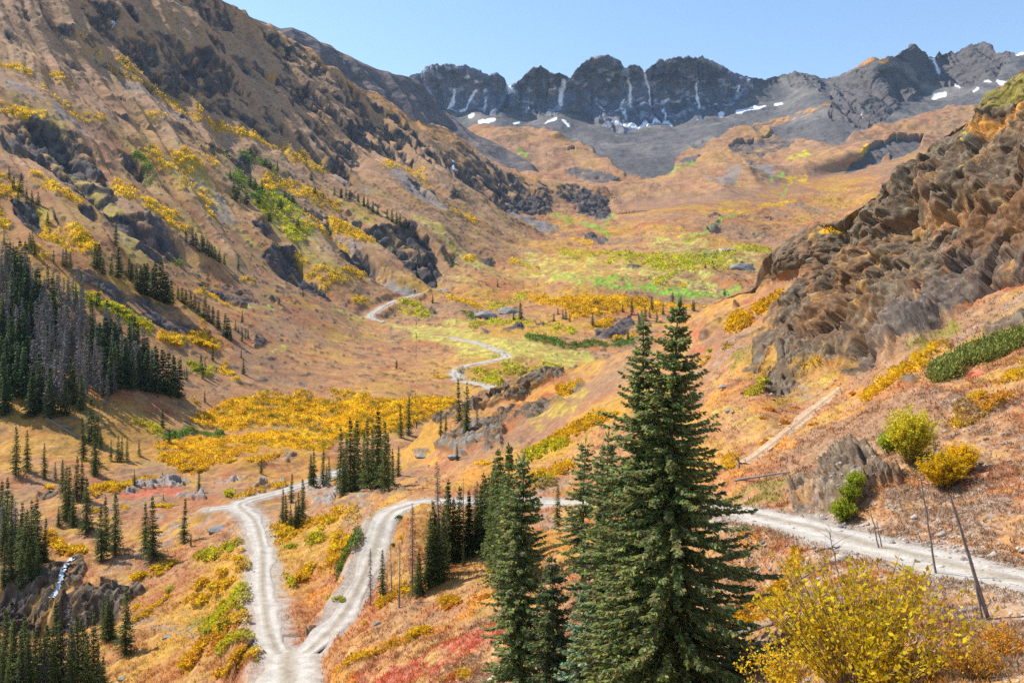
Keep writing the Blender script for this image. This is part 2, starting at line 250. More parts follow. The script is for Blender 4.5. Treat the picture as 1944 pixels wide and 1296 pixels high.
CLIFF_F = [
 (2, [(370,340),(470,340),(560,300),(740,340),(890,400),(910,440),(960,400),(1060,310),(1180,370),(1260,310),(1400,260),(1560,330),(1620,360),(1700,280),(1944,260),(1944,620),(1750,665),(1600,680),(1520,720),(1470,720),(1370,650),(1300,570),(1210,570),(1160,600),(1100,610),(1000,600),(940,620),(920,570),(880,545),(830,610),(700,600),(540,590),(490,530),(430,440)], 1),
 (3, [(0,280),(250,270),(400,360),(500,430),(490,520),(420,570),(250,610),(90,640),(0,665)], 1),
 (3, [(1040,370),(1180,360),(1300,370),(1420,490),(1300,540),(1220,640),(1120,690),(1000,670),(930,650),(900,600),(920,530),(960,440)], 1), (3, [(1240,290),(1360,210),(1440,290),(1540,440),(1540,470),(1400,440),(1300,330)], 1), (3, [(1450,290),(1490,240),(1720,210),(1890,270),(1870,350),(1800,430),(1700,460),(1560,460),(1480,330)], 1), (3, [(560,430),(740,360),(830,370),(920,440),(870,490),(780,460),(700,470)], .7),
 (3, [(380,780),(480,740),(620,720),(760,740),(720,790),(600,830),(500,870),(420,820)], .75), (3, [(470,680),(560,660),(840,690),(930,660),(1000,690),(1060,700),(960,750),(830,760),(700,710),(520,720)], .7), (3, [(990,920),(1030,860),(1110,800),(1160,770),(1300,740),(1420,730),(1400,780),(1250,860),(1230,830),(1180,880),(1100,870),(1040,920)], 1), (3, [(720,1130),(800,1070),(900,1020),(1080,980),(1060,1030),(1000,1060),(940,1090),(780,1150)], 1),
 (3, [(120,850),(180,820),(240,810),(200,860)], .9), (3, [(180,760),(250,735),(290,750),(200,785)], .9), (2, [(1200,890),(1300,890),(1400,910),(1500,950),(1440,975),(1330,950),(1220,920)], .9), (2, [(1190,790),(1260,800),(1250,815)], .9), (2, [(1080,830),(1140,825),(1150,850)], .9), (2, [(1650,990),(1750,1000),(1700,1015)], .9), (2, [(880,760),(960,790),(1000,800),(920,790)], .7), (2, [(920,690),(1000,690),(1100,710),(980,720)], .5), (2, [(1150,700),(1240,720),(1180,720)], .7)]
SCREE_F = [(3, [(480,890),(560,870),(620,900),(600,950),(540,930)], .9), (3, [(810,1020),(900,970),(1100,900),(1000,990),(830,1040)], .9), (3, [(330,950),(400,920),(450,930),(420,970),(340,968)], .8), (3, [(260,950),(330,940),(300,965)], .6)]
TUNDRA_F = [(700, 245), (870, 252), (940, 243), (1000, 243), (1054, 252), (1104, 274), (1126, 295), (1162, 324), (1216, 342), (1255, 347), (1280, 340), (1284, 300), (1309, 281), (1363, 266), (1417, 248), (1460, 250), (1467, 262), (1530, 272), (1550, 276), (1590, 274), (1640, 248), (1694, 234), (1748, 220), (1834, 205), (1944, 190), (2260, 170), (2260, 560), (700, 560)]
PAINT_F = [('O',3,[(1050,350),(1150,315),(1220,330)],16,.8),('M',3,[(60,950),(130,900),(200,860)],10,.8),('L',3,[(720,860),(790,840)],20,.6),('M',2,[(960,800),(1000,830)],14,.6),('O',3,[(400,700),(700,640),(900,560)],16,.5),('M',3,[(600,950),(680,930)],8,.5),('Y',3,[(1060,830),(1110,800)],14,.6),('Y',3,[(680,960),(780,950)],18,.5),
 ('S',0,[(860,172),(858,198),(850,212)],3,.9),('S',0,[(905,178),(880,200),(858,212)],2.2,.8),('S',0,[(967,158),(968,176)],5,1),('S',0,[(1070,150),(1066,195)],3.4,.9),('S',0,[(1190,150),(1197,190),(1202,206)],2.4,.8),('S',0,[(1222,140),(1230,170),(1238,204)],2.5,.9),('S',0,[(1324,155),(1324,196)],2.2,.9),('S',0,[(1170,238),(1225,236)],2.4,1),('S',0,[(1232,236),(1276,239)],2.4,1),('S',0,[(1260,215),(1262,232)],2.4,.8),
 ('S',0,[(1130,203),(1160,215),(1200,200),(1240,203),(1300,195),(1362,190)],4,.35),('S',0,[(1186,192),(1190,224)],2.5,.5),('S',0,[(890,224),(900,222)],4,1),('S',0,[(915,237),(938,228)],3,1),('S',0,[(978,232),(986,229)],3,.9),('S',0,[(1036,234),(1053,224)],3.6,1),('S',0,[(1068,230),(1080,238)],2.4,.9),('S',0,[(1399,216),(1447,207)],3.4,1),('S',0,[(1470,203),(1482,200)],2.6,1),('S',0,[(1368,215),(1370,216)],4,1),
 ('S',0,[(1773,181),(1796,180)],4,1),('S',0,[(1820,166),(1822,166)],4,1),('S',0,[(1768,110),(1786,142)],4.5,1),('S',0,[(1896,158),(1921,158)],5,1),('S',0,[(1866,158),(1876,157)],3,.9),('S',0,[(1850,174),(1856,172)],2.6,.9),('S',0,[(1932,106),(1942,103)],3,.9),('S',0,[(1635,220),(1636,226)],2.4,.8),('S',0,[(1015,145),(1040,170),(1060,160)],4,.25),('S',0,[(985,190),(1008,196)],3,.4),('S',0,[(1140,125),(1160,150)],8,.16),('S',0,[(1280,130),(1310,150)],8,.16),('S',0,[(880,150),(930,160)],8,.14),('S',0,[(920,175),(925,200)],3,.4),('S',0,[(1400,170),(1396,190)],2.5,.5),('S',0,[(1424,160),(1430,172)],3,.4)]
ROCK_SHADE_N = [
 (5, [(500,1020),(620,960),(700,930),(760,900),(860,850),(960,800),(1080,770),(1190,765),(1205,800),(1130,820),(1050,850),(960,900),(880,900),(800,950),(700,980),(540,1050)], 1), (5, [(780,1030),(850,1000),(980,960),(1050,930),(1200,905),(1210,930),(1100,970),(1080,1000),(960,1060),(880,1060),(880,1150),(800,1180),(700,1190),(600,1190),(520,1180),(560,1110),(700,1050)], 1),
 (5, [(1230,850),(1310,810),(1310,840),(1250,870)], 1), (5, [(1190,740),(1270,730),(1280,745),(1210,765)], .9), (5, [(410,1210),(500,1180),(500,1215),(430,1225)], .8), (5, [(590,1230),(660,1190),(690,1210),(680,1235)], .8), (5, [(920,1130),(1050,1090),(1000,1150)], .7),
 (8, [(0,230),(100,240),(250,230),(340,260),(390,330),(200,350),(0,330)], .7), (8, [(60,370),(200,360),(180,450),(130,560),(100,500),(0,470)], .6), (8, [(400,240),(450,210),(520,220),(480,260)], .7), (8, [(470,180),(560,190),(590,180),(500,200)], .6),  # first outline: gravel plus the spruce clump's shade, painted as rock
 (7, [(640,290),(720,260),(840,205),(900,185),(1010,210),(940,240),(860,265),(720,295)], .9), (7, [(900,290),(960,270),(1080,290),(1080,330),(980,315)], .9), (7, [(1110,220),(1200,200),(1330,185),(1250,225),(1180,240)], .8), (7, [(1470,120),(1540,85),(1600,95),(1560,130),(1500,145)], .7), (7, [(1330,280),(1370,245),(1410,240),(1400,270)], 1), (7, [(1420,240),(1500,220),(1510,240),(1440,255)], .9), (7, [(1600,300),(1680,230),(1790,290),(1760,380),(1640,380)], .8), (7, [(520,765),(600,740),(620,760),(530,785)], .8), (7, [(560,1220),(700,1200),(800,1200),(700,1250)], .5), (7, [(450,540),(540,530),(500,590)], .8), (7, [(180,290),(280,280),(340,320),(220,330)], .8), (7, [(850,440),(930,430),(940,450),(860,470)], .5),
 (7, [(0,690),(100,720),(250,700),(330,690),(420,640),(450,700),(420,770),(300,800),(250,870),(160,960),(100,930),(0,920)], 1), (7, [(200,930),(260,870),(330,830),(420,800),(560,785),(720,785),(790,800),(700,840),(640,870),(620,930),(520,960),(300,980),(180,980)], 1),
 (6, [(480,350),(500,200),(640,60),(700,20),(760,-50),(860,-150),(1000,-220),(1240,-360),(1330,-430),(1450,-520),(1560,-600),(1700,-690),(1944,-780),(2600,-900),(2600,100),(1944,260),(1830,290),(1700,340),(1600,430),(1500,520),(1380,590),(1230,660),(1150,740),(1000,800),(960,770),(1010,710),(880,730),(800,790),(700,860),(600,870),(560,800),(640,720),(620,640),(520,780),(450,790),(500,720),(520,600),(570,500),(600,440),(680,380),(820,210),(740,240),(660,260)], 1),
 (6, [(240,620),(270,540),(330,470),(430,400),(440,420),(360,490),(300,570),(280,620)], .7), (6, [(420,600),(490,560),(570,515),(560,540),(450,610)], .8), (6, [(1700,630),(1760,530),(1850,470),(1960,440),(1960,520),(1850,560),(1760,600)], 1), (6, [(380,860),(400,820),(455,795),(435,840)], .8), (6, [(1290,820),(1380,780),(1420,790),(1330,830)], .8), (6, [(420,980),(450,955),(460,970),(435,985)], .8),
 (9, [(730,300),(800,240),(880,180),(1000,80),(1140,60),(1200,150),(1250,150),(1310,190),(1300,230),(1100,290),(1060,330),(1000,430),(900,440),(800,420),(730,380)], 1), (9, [(400,1130),(480,1080),(620,1010),(640,1040),(520,1120),(420,1200)], .7), (9, [(760,840),(860,780),(880,800),(800,860)], .8), (9, [(1380,130),(1480,20),(1500,40),(1430,170)], .8)]
PAINT_N = [
 ('Y',5,[(1070,1170),(1180,1120),(1390,1020)],26,.9),('L',5,[(1010,1230),(1120,1190)],20,.6),('P2',5,[(1050,1050),(1300,880)],36,.6),('Y',5,[(1180,860),(1260,830)],30,.7),('O',5,[(860,930),(1000,920),(1130,850)],18,.5),('Y',5,[(800,1000),(850,990)],10,.8),
 ('L',8,[(1000,120),(1250,50)],20,.6),('Y',8,[(1040,260),(1220,180)],28,.7),('L',8,[(1060,270),(1130,250)],18,.9),('O',8,[(680,230),(800,190)],34,.7),('O',8,[(1080,630),(1200,590)],34,.8),('O',8,[(1080,720),(1200,680)],20,.5),('Y',8,[(250,930),(340,860),(430,830)],16,.7),('Y',8,[(560,890),(630,880)],14,.7),('O',8,[(700,880),(840,840)],32,.7),('O',8,[(0,1210),(300,1080),(500,1020),(700,930)],26,.6),('Y',8,[(0,1230),(200,1150),(480,1030)],10,.6),('Y',8,[(560,1290),(680,1265)],16,.8),
 ('R',8,[(150,1310),(400,1230),(560,1160),(700,1080),(840,1020)],62,.75),('R',8,[(250,1294),(600,1290)],40,.6),('R',8,[(580,1150),(840,1030)],18,.7),('O',8,[(0,1250),(100,1294)],40,.5),('K',8,[(1080,430),(1240,470)],44,.6),('K',8,[(1060,290),(1240,260)],30,.6),('O',8,[(350,100),(520,130)],30,.5),
 ('R',7,[(640,310),(760,300),(940,260)],18,.85),('R',7,[(1150,250),(1300,230)],12,.6),('R',7,[(240,420),(300,410)],10,.5),('L',7,[(1100,1000),(1200,900),(1290,850)],52,.75),('L',7,[(1180,1150),(1310,1110)],28,.6),('L',7,[(1060,650),(1140,630)],18,.8),('L',7,[(1190,580),(1260,570)],16,.9),('Y',7,[(1200,650),(1310,620)],14,.6),('V',7,[(960,1000),(1050,960)],40,.5),('Y',7,[(980,1210),(1200,1040),(1300,1010)],40,.5),('O',7,[(1000,1190),(1290,1050)],20,.6),('Y',7,[(1100,1290),(1380,1180)],30,.4),
 ('Y',7,[(1000,880),(1240,720),(1300,690)],44,.45),('Y',7,[(1440,520),(1600,470),(1850,430)],44,.4),('O',7,[(1560,870),(1700,880),(1780,820)],44,.6),('Y',7,[(1550,740),(1750,690),(1800,560)],50,.45),('L',7,[(1620,560),(1690,550)],16,.7),('G',7,[(1810,750),(1860,690),(1890,610)],16,.9),('L',7,[(1520,720),(1540,800)],14,.6),('L',7,[(1700,500),(1780,460)],14,.5),('Y',7,[(250,520),(330,590),(410,600)],26,.7),('Y',7,[(490,290),(600,270),(800,210)],26,.7),('Y',7,[(1180,330),(1500,260)],12,.4),('L',7,[(1190,300),(1220,305)],12,.9),('Y',7,[(1340,140),(1700,60)],20,.3),('T',7,[(820,30),(1100,10),(1500,0),(1780,20),(1780,60),(1560,40),(1350,60),(1100,170),(980,170),(850,120)],0,.5),
 ('K',7,[(860,400),(1250,420),(1300,560)],70,.35),('K',7,[(560,700),(700,680),(900,500)],60,.4),('K',7,[(1320,330),(1400,380)],20,.5),('K',7,[(700,960),(900,980),(1050,1030)],40,.4),
 ('Y',6,[(540,440),(660,370)],24,.9),('Y',6,[(390,530),(480,480)],30,.8),('Y',6,[(370,650),(410,630)],12,.8),('L',6,[(510,900),(590,790)],22,.9),('V',6,[(410,740),(510,660)],28,.7),('Y',6,[(1110,900),(1250,800),(1400,700),(1500,620)],44,.65),('V',6,[(1350,640),(1580,510)],28,.6),('O',6,[(1020,880),(1080,860)],26,.8),('O',6,[(540,990),(630,950)],28,.7),('O',6,[(670,1030),(700,1020)],24,.7),('O',6,[(560,1140),(600,1130)],22,.8),('O',6,[(960,1020),(1100,980)],18,.7),('O',6,[(800,1050),(860,1030)],22,.6),('Y',6,[(780,770),(860,740)],14,.7),('Y',6,[(930,640),(970,620)],14,.8),('P2',6,[(640,940),(900,780)],40,.5),('P2',6,[(360,1000),(640,1100)],60,.35),
 ('Y',6,[(1600,1000),(1850,870),(1944,780)],62,.5),('O',6,[(1640,980),(1880,880)],40,.5),('R',6,[(1690,1130),(1760,1150)],26,.7),('R',6,[(1560,830),(1700,760)],36,.45),('R',6,[(170,600),(260,570)],26,.6),('R',6,[(190,680),(240,650)],20,.6),('K',6,[(600,850),(680,720)],50,.7),('K',6,[(250,760),(500,620)],30,.4),('O',6,[(240,960),(420,800),(520,740)],30,.5),('O',6,[(180,480),(430,370)],26,.5),('R',6,[(1800,330),(1944,280)],24,.4),('Y',6,[(370,1260),(420,1240)],26,.6),('K',6,[(1440,690),(1944,340)],24,.4),
 ('L',9,[(980,390),(1060,210)],24,.85),('L',9,[(880,200),(1010,100)],24,.5),('Y',9,[(400,1020),(520,940),(640,860),(740,700)],42,.75),('O',9,[(450,620),(590,500)],30,.7),('O',9,[(420,700),(520,640),(700,520)],20,.5),('O',9,[(400,230),(700,60)],60,.45),('V',9,[(800,720),(900,670)],22,.6),('O',9,[(880,640),(1050,600)],26,.4),('O',9,[(1600,1230),(1700,1190)],40,.6),('Y',9,[(1700,1150),(1900,1120)],30,.35),('L',9,[(1840,460),(1920,450)],20,.5),('O',9,[(1760,330),(1900,280)],26,.4),('O',9,[(1120,520),(1160,520)],12,.7),('V',9,[(420,300),(720,260)],60,.35),('K',9,[(1300,350),(1900,450)],120,.55),('K',6,[(1500,900),(1944,1150)],60,.4),('K',6,[(330,700),(480,560)],40,.6),('K',6,[(700,830),(900,880)],30,.5),('K',9,[(1500,820),(1944,1000)],120,.6),('K',9,[(1700,1280),(1944,1200)],90,.6),('K',9,[(1300,500),(1944,600)],60,.35),
 ('V',3,[(1740,560),(1944,450)],52,.85),('O',3,[(1740,700),(1944,580)],44,.8),('L',3,[(1630,740),(1700,740)],14,.9),('Y',3,[(870,1215),(930,1190)],22,.8),('O',3,[(1640,640),(1740,560)],20,.5),('Y',3,[(1240,900),(1330,850)],14,.5),('V',3,[(1670,630),(1740,560)],16,.6),('Y',3,[(1660,910),(1700,890)],14,.8)]
CLASS = {'Y': (.60, .37, .022), 'T': (.62, .36, .015), 'L': (.42, .38, .03), 'G': (.10, .17, .03), 'M': (.22, .39, .04), 'P': (.44, .40, .10), 'P2': (.40, .30, .06), 'O': (.55, .26, .055),
         'R': (.46, .135, .08), 'V': (.22, .19, .035), 'K': (.30, .215, .16), 'S': (.86, .88, .92)}

def poly_mask(U, V, pts, soft):
    """soft-edged inside of an outline, evaluated only near it"""
    p = np.array(pts); out = np.zeros(U.shape, f32)
    b = (U > p[:, 0].min() - soft) & (U < p[:, 0].max() + soft) & (V > p[:, 1].min() - soft) & (V < p[:, 1].max() + soft)
    x = U[b]; y = V[b]
    if not len(x): return out
    ins = np.zeros(len(x), bool); d2 = np.full(len(x), 1e9, f32)
    for i in range(len(p)):
        (x0, y0), (x1, y1) = p[i - 1], p[i]
        if y0 != y1:
            ins ^= ((y0 > y) != (y1 > y)) & (x < (x1 - x0) * (y - y0) / (y1 - y0) + x0)
        d2 = np.minimum(d2, seg_d2(x, y, x0, y0, x1, y1))
    d = np.sqrt(d2) * np.where(ins, 1, -1)
    out[b] = sstep(-soft, soft, d)
    return out
def seg_d2(x, y, x0, y0, x1, y1):
    dx, dy = x1 - x0, y1 - y0
    t = np.clip(((x - x0) * dx + (y - y0) * dy) / (dx * dx + dy * dy + 1e-9), 0, 1)
    return (x - x0 - t * dx) ** 2 + (y - y0 - t * dy) ** 2
def line_mask(U, V, pts, r, soft):
    p = np.array(pts); out = np.zeros(U.shape, f32); m = r + soft
    b = (U > p[:, 0].min() - m) & (U < p[:, 0].max() + m) & (V > p[:, 1].min() - m) & (V < p[:, 1].max() + m)
    x = U[b]; y = V[b]
    if not len(x): return out
    d2 = np.full(len(x), 1e9, f32)
    for i in range(max(1, len(p) - 1)):
        j = min(i + 1, len(p) - 1)
        d2 = np.minimum(d2, seg_d2(x, y, p[i, 0], p[i, 1], p[j, 0], p[j, 1]))
    out[b] = 1 - sstep(r - soft, r + soft, np.sqrt(d2))
    return out

def smooth_line(pts, n):
    """Catmull-Rom through the given points"""
    a = np.array(pts, float); out = []
    for i in range(len(a) - 1):
        p0, p1, p2, p3 = a[max(i - 1, 0)], a[i], a[i + 1], a[min(i + 2, len(a) - 1)]
        for t in np.linspace(0, 1, n, endpoint=False):
            out.append(0.5 * ((2 * p1) + (-p0 + p2) * t + (2 * p0 - 5 * p1 + 4 * p2 - p3) * t * t + (-p0 + 3 * p1 - 3 * p2 + p3) * t ** 3))
    out.append(a[-1])
    return np.array(out)

def world_line(pts, n=8):
    w = np.array([P3(*p) for p in pts])
    return smooth_line(w, n)

ROADS = [(world_line(ROAD_NEAR), 2.0), (world_line(ROAD_FAR), 2.6), (world_line([(540, 1247, 89), (536, 1300, 81), (545, 1360, 74)]), 2.8), (world_line([(460, 960, 161), (425, 963, 160.5), (400, 966, 160)]), 1.5)]
TRACK = world_line([(1413, 882, 76), (1467, 846, 80), (1518, 801, 86), (1568, 761, 91), (1618, 722, 96)])

def near_line(X, Y, line, lim):
    """plan distance to a line and its height there (only within lim metres)"""
    d = np.full(X.shape, 1e6, f32); z = np.zeros(X.shape, f32)
    b = (X > line[:, 0].min() - lim) & (X < line[:, 0].max() + lim) & (Y > line[:, 1].min() - lim) & (Y < line[:, 1].max() + lim)
    x = X[b]; y = Y[b]
    dd = np.full(len(x), 1e12, f32); zz = np.zeros(len(x), f32)
    for i in range(len(line) - 1):
        (x0, y0, z0), (x1, y1, z1) = line[i], line[i + 1]
        dx, dy = x1 - x0, y1 - y0
        t = np.clip(((x - x0) * dx + (y - y0) * dy) / (dx * dx + dy * dy + 1e-9), 0, 1)
        e = (x - x0 - t * dx) ** 2 + (y - y0 - t * dy) ** 2
        k = e < dd
        dd[k] = e[k]; zz[k] = (z0 + t * (z1 - z0))[k]
    d[b] = np.sqrt(dd); z[b] = zz
    return d, z

# ------------------------------------------------------------------ materials
def new_mat(name):
    m = bpy.data.materials.new(name); m.use_nodes = True
    nt = m.node_tree; b = nt.nodes['Principled BSDF']
    b.inputs['Roughness'].default_value = 0.9
    b.inputs['Specular IOR Level'].default_value = 0.15
    return m, nt, b
def noise_mul(nt, col, scale, lo, hi, detail=4.0, coord='Object'):
    """multiply a colour by a world-space noise between lo and hi"""
    n, l = nt.nodes, nt.links
    tc = n.new('ShaderNodeTexCoord'); nz = n.new('ShaderNodeTexNoise')
    nz.inputs['Scale'].default_value = scale; nz.inputs['Detail'].default_value = detail; nz.inputs['Roughness'].default_value = 0.65
    l.new(tc.outputs[coord], nz.inputs['Vector'])
    mr = n.new('ShaderNodeMapRange'); mr.inputs[1].default_value = 0.3; mr.inputs[2].default_value = 0.7
    mr.inputs[3].default_value = lo; mr.inputs[4].default_value = hi
    l.new(nz.outputs[0], mr.inputs[0])
    mx = n.new('ShaderNodeVectorMath'); mx.operation = 'MULTIPLY'
    l.new(col, mx.inputs[0]); l.new(mr.outputs[0], mx.inputs[1])
    return mx.outputs[0], nz.outputs[0]
def ground_mat(name, s1, s2, bump):
    m, nt, b = new_mat(name)
    at = nt.nodes.new('ShaderNodeAttribute'); at.attribute_name = 'Col'
    c, h1 = noise_mul(nt, at.outputs['Color'], s1, 0.78, 1.22)
    c, h2 = noise_mul(nt, c, s2, 0.7, 1.3, 3.0)
    nt.links.new(c, b.inputs['Base Color'])
    bp = nt.nodes.new('ShaderNodeBump'); bp.inputs['Strength'].default_value = 0.6; bp.inputs['Distance'].default_value = bump
    nt.links.new(h2, bp.inputs['Height']); nt.links.new(bp.outputs[0], b.inputs['Normal'])
    return m
def plain_mat(name, col, scale=3.0, lo=0.7, hi=1.3, rough=0.9, bump=0.0):
    m, nt, b = new_mat(name)
    rgb = nt.nodes.new('ShaderNodeRGB'); rgb.outputs[0].default_value = (*col, 1)
    c, h = noise_mul(nt, rgb.outputs[0], scale, lo, hi)
    nt.links.new(c, b.inputs['Base Color']); b.inputs['Roughness'].default_value = rough
    if bump:
        bp = nt.nodes.new('ShaderNodeBump'); bp.inputs['Distance'].default_value = bump
        nt.links.new(h, bp.inputs['Height']); nt.links.new(bp.outputs[0], b.inputs['Normal'])
    return m
def leaf_mat(name, trans=0.35):
    """leaves and needles: vertex colour, some light through the blade"""
    m, nt, b = new_mat(name)
    at = nt.nodes.new('ShaderNodeAttribute'); at.attribute_name = 'Col'
    oi = nt.nodes.new('ShaderNodeObjectInfo')
    mr = nt.nodes.new('ShaderNodeMapRange'); mr.inputs[3].default_value = 0.8; mr.inputs[4].default_value = 1.2
    nt.links.new(oi.outputs['Random'], mr.inputs[0])
    mx = nt.nodes.new('ShaderNodeVectorMath'); mx.operation = 'MULTIPLY'
    nt.links.new(at.outputs['Color'], mx.inputs[0]); nt.links.new(mr.outputs[0], mx.inputs[1])
    nt.links.new(mx.outputs[0], b.inputs['Base Color'])
    b.inputs['Roughness'].default_value = 0.7
    tr = nt.nodes.new('ShaderNodeBsdfTranslucent'); nt.links.new(mx.outputs[0], tr.inputs[0])
    ms = nt.nodes.new('ShaderNodeMixShader'); ms.inputs[0].default_value = trans
    nt.links.new(b.outputs[0], ms.inputs[1]); nt.links.new(tr.outputs[0], ms.inputs[2])
    nt.links.new(ms.outputs[0], nt.nodes['Material Output'].inputs[0])
    return m

# ------------------------------------------------------------------ mesh building
def raw_mesh(name, verts, faces, mat, col=None, smooth=True):
    """faces: (n,4) or (n,3) int array"""
    me = bpy.data.meshes.new(name)
    verts = np.asarray(verts, f32); faces = np.asarray(faces, np.int32)
    k = faces.shape[1]
    me.vertices.add(len(verts)); me.vertices.foreach_set('co', verts.ravel())
    me.loops.add(faces.size); me.loops.foreach_set('vertex_index', faces.ravel())
    me.polygons.add(len(faces)); me.polygons.foreach_set('loop_start', np.arange(0, faces.size, k, dtype=np.int32))
    me.update(calc_edges=True)
    if smooth:
        me.polygons.foreach_set('use_smooth', np.ones(len(faces), bool))
    if col is not None:
        a = me.color_attributes.new('Col', 'FLOAT_COLOR', 'POINT')
        c = np.ones((len(verts), 4), f32); c[:, :3] = col
        a.data.foreach_set('color', c.ravel())
    me.materials.append(mat)
    return me
def link(name, me, parent=None, loc=None):
    o = bpy.data.objects.new(name, me); COL.objects.link(o)
    if parent is not None: o.parent = parent
    if loc is not None: o.location = loc
    return o
def tag(o, label=None, cat=None, group=None, kind=None):
    if label: o['label'] = label
    if cat: o['category'] = cat
    if group: o['group'] = group
    if kind: o['kind'] = kind
    return o

# ------------------------------------------------------------------ ground patches
PATCH = {}
class Patch:
    """a sheet of ground: a grid of image pixels, set out in depth by estimated distances, between a lower and an upper edge, carried on over the crest and down its far side"""
    def __init__(self, name, u0, u1, du, vbot, vtop, dfun, nrow, extra_low=None, back=24, backslope=0.5, backlen=0.35, calm=None):
        self.name = name
        u = np.arange(u0, u1 + du, du)
        vt, vb = vtop(u), vbot(u)
        t = np.linspace(0, 1, nrow)
        V = vb[None] + (vt - vb)[None] * t[:, None]
        if calm:                                          # even rows below a smoothed crest, the last tenth follows the crest itself
            w = int(calm[0] / du); ker = np.ones(2 * w + 1) / (2 * w + 1)
            vm = np.minimum(np.convolve(np.pad(vt, w, mode='edge'), ker, 'valid') + calm[1], vb - 8)
            vm = np.maximum(vm, vt + 2)
            t1 = np.minimum(t / .9, 1)[:, None]; t2 = np.maximum((t - .9) / .1, 0)[:, None]
            V = vb[None] + (vm - vb)[None] * t1 + (vt - vm)[None] * t2
        if extra_low is not None:
            lo = [vb + (extra_low - vb) * s for s in np.linspace(1, 0, 60, endpoint=False)]
            V = np.vstack([np.array(lo), V])
        U = np.repeat(u[None], len(V), 0)
        D = dfun(U, V)
        X, Y, Z = P3(U, V, D)
        self.nfront = len(V)
        # far side of the crest
        bx, by, bz = [], [], []
        for k in range(1, back + 1):
            e = (k / back) ** 1.5 * backlen
            bx.append(X[-1] * (1 + e)); by.append(Y[-1] * (1 + e)); bz.append(np.where((name == 'mountainside') & (u > 1172), Z[-1] * (1 + e) - .03 * Y[-1] * e, Z[-1] - backslope * Y[-1] * e))
        self.U = np.vstack([U] + [U[-1:]] * back).astype(f32); self.V = np.vstack([V] + [V[-1:]] * back).astype(f32)
        self.X = np.vstack([X, bx]).astype(f32); self.Y = np.vstack([Y, by]).astype(f32); self.Z = np.vstack([Z, bz]).astype(f32)
        self.shape = self.X.shape
        self.sp = np.maximum(self.Y, 2) * du / F
        self.back = np.zeros(self.shape, f32); self.back[self.nfront:] = 1
        self.warp()
        PATCH[name] = self
    def warp(self):
        U, V = self.U, self.V
        self.WU = U + 7 * vnoise(U / 34, V / 34, 3.3) + 3.2 * vnoise(U / 11, V / 11, 8.3) + 1.5 * vnoise(U / 4.5, V / 4.5, 1.7)
        self.WV = V + 5 * vnoise(U / 34, V / 34, 13.3) + 2.6 * vnoise(U / 11, V / 11, 28.3) + 1.2 * vnoise(U / 4.5, V / 4.5, 21.7)
    def pos(self):
        return self.X, self.Y, self.Z
    def normals(self):
        P = np.stack([self.X, self.Y, self.Z], -1)
        a = np.gradient(P, axis=1); b = np.gradient(P, axis=0)
        n = np.cross(a, b); n /= np.linalg.norm(n, axis=-1, keepdims=True) + 1e-9
        return n.astype(f32)
    def masks(self, items, soft=3.0, floor=0.0):
        m = np.zeros(self.shape, f32)
        for sh, pts, dens in items:
            m = np.maximum(m, poly_mask(self.WU, self.WV, cc(sh, pts), soft) * dens)
        return m
    def find(self, u, v):
        """surface point seen at image pixel (u, v)"""
        pu = CU + F * self.X[:self.nfront] / np.maximum(self.Y[:self.nfront], .5)
        pv = HV - F * self.Z[:self.nfront] / np.maximum(self.Y[:self.nfront], .5)
        j = int(np.clip(np.searchsorted(self.U[0], u), 1, self.shape[1] - 2))
        j0, j1 = max(0, j - 14), min(self.shape[1], j + 15)
        i = int(np.argmin(np.abs(self.V[:self.nfront, j] - v)))
        i0, i1 = max(0, i - 30), min(self.nfront, i + 31)
        e = (pu[i0:i1, j0:j1] - u) ** 2 + (pv[i0:i1, j0:j1] - v) ** 2
        a, b = np.unravel_index(np.argmin(e), e.shape)
        return np.array([self.X[i0 + a, j0 + b], self.Y[i0 + a, j0 + b], self.Z[i0 + a, j0 + b]])
    def fast(self):
        """cache projected image pixels for find()"""
        Yc = np.maximum(self.Y[:self.nfront], .5)
        self.pu = CU + F * self.X[:self.nfront] / Yc; self.pv = HV - F * self.Z[:self.nfront] / Yc
    def at(self, u, v):
        j = int(np.clip(np.searchsorted(self.U[0], u), 1, self.shape[1] - 2))
        j0, j1 = max(0, j - 14), min(self.shape[1], j + 15)
        i = int(np.argmin(np.abs(self.V[:self.nfront, j] - v)))
        i0, i1 = max(0, i - 30), min(self.nfront, i + 31)
        e = (self.pu[i0:i1, j0:j1] - u) ** 2 + (self.pv[i0:i1, j0:j1] - v) ** 2
        a, b = np.unravel_index(np.argmin(e), e.shape)
        return np.array([self.X[i0 + a, j0 + b], self.Y[i0 + a, j0 + b], self.Z[i0 + a, j0 + b]], float)
    def faces(self):
        nr, nc = self.shape
        i = np.arange(nr - 1)[:, None] * nc + np.arange(nc - 1)[None]
        return np.stack([i, i + 1, i + nc + 1, i + nc], -1).reshape(-1, 4)

def carve_down(mask, k, decay, slope_rows, spm):
    """cliff bands: along the fall line the ground drops by k where there is rock and recovers below (metres, z only)"""
    nr, nc = mask.shape
    h = np.zeros(nc and (nr,), f32); out = np.zeros(mask.shape, f32)
    idx = np.arange(nr, dtype=f32)
    src = np.clip(idx + slope_rows, 0, nr - 1)            # one column to the left the same fall line lies higher up
    lo = np.floor(src).astype(int); hi = np.minimum(lo + 1, nr - 1); w = (src - lo).astype(f32)
    for j in range(nc):
        h = (h[lo] * (1 - w) + h[hi] * w) * decay - k * mask[:, j] * spm[:, j]
        out[:, j] = h
    return out

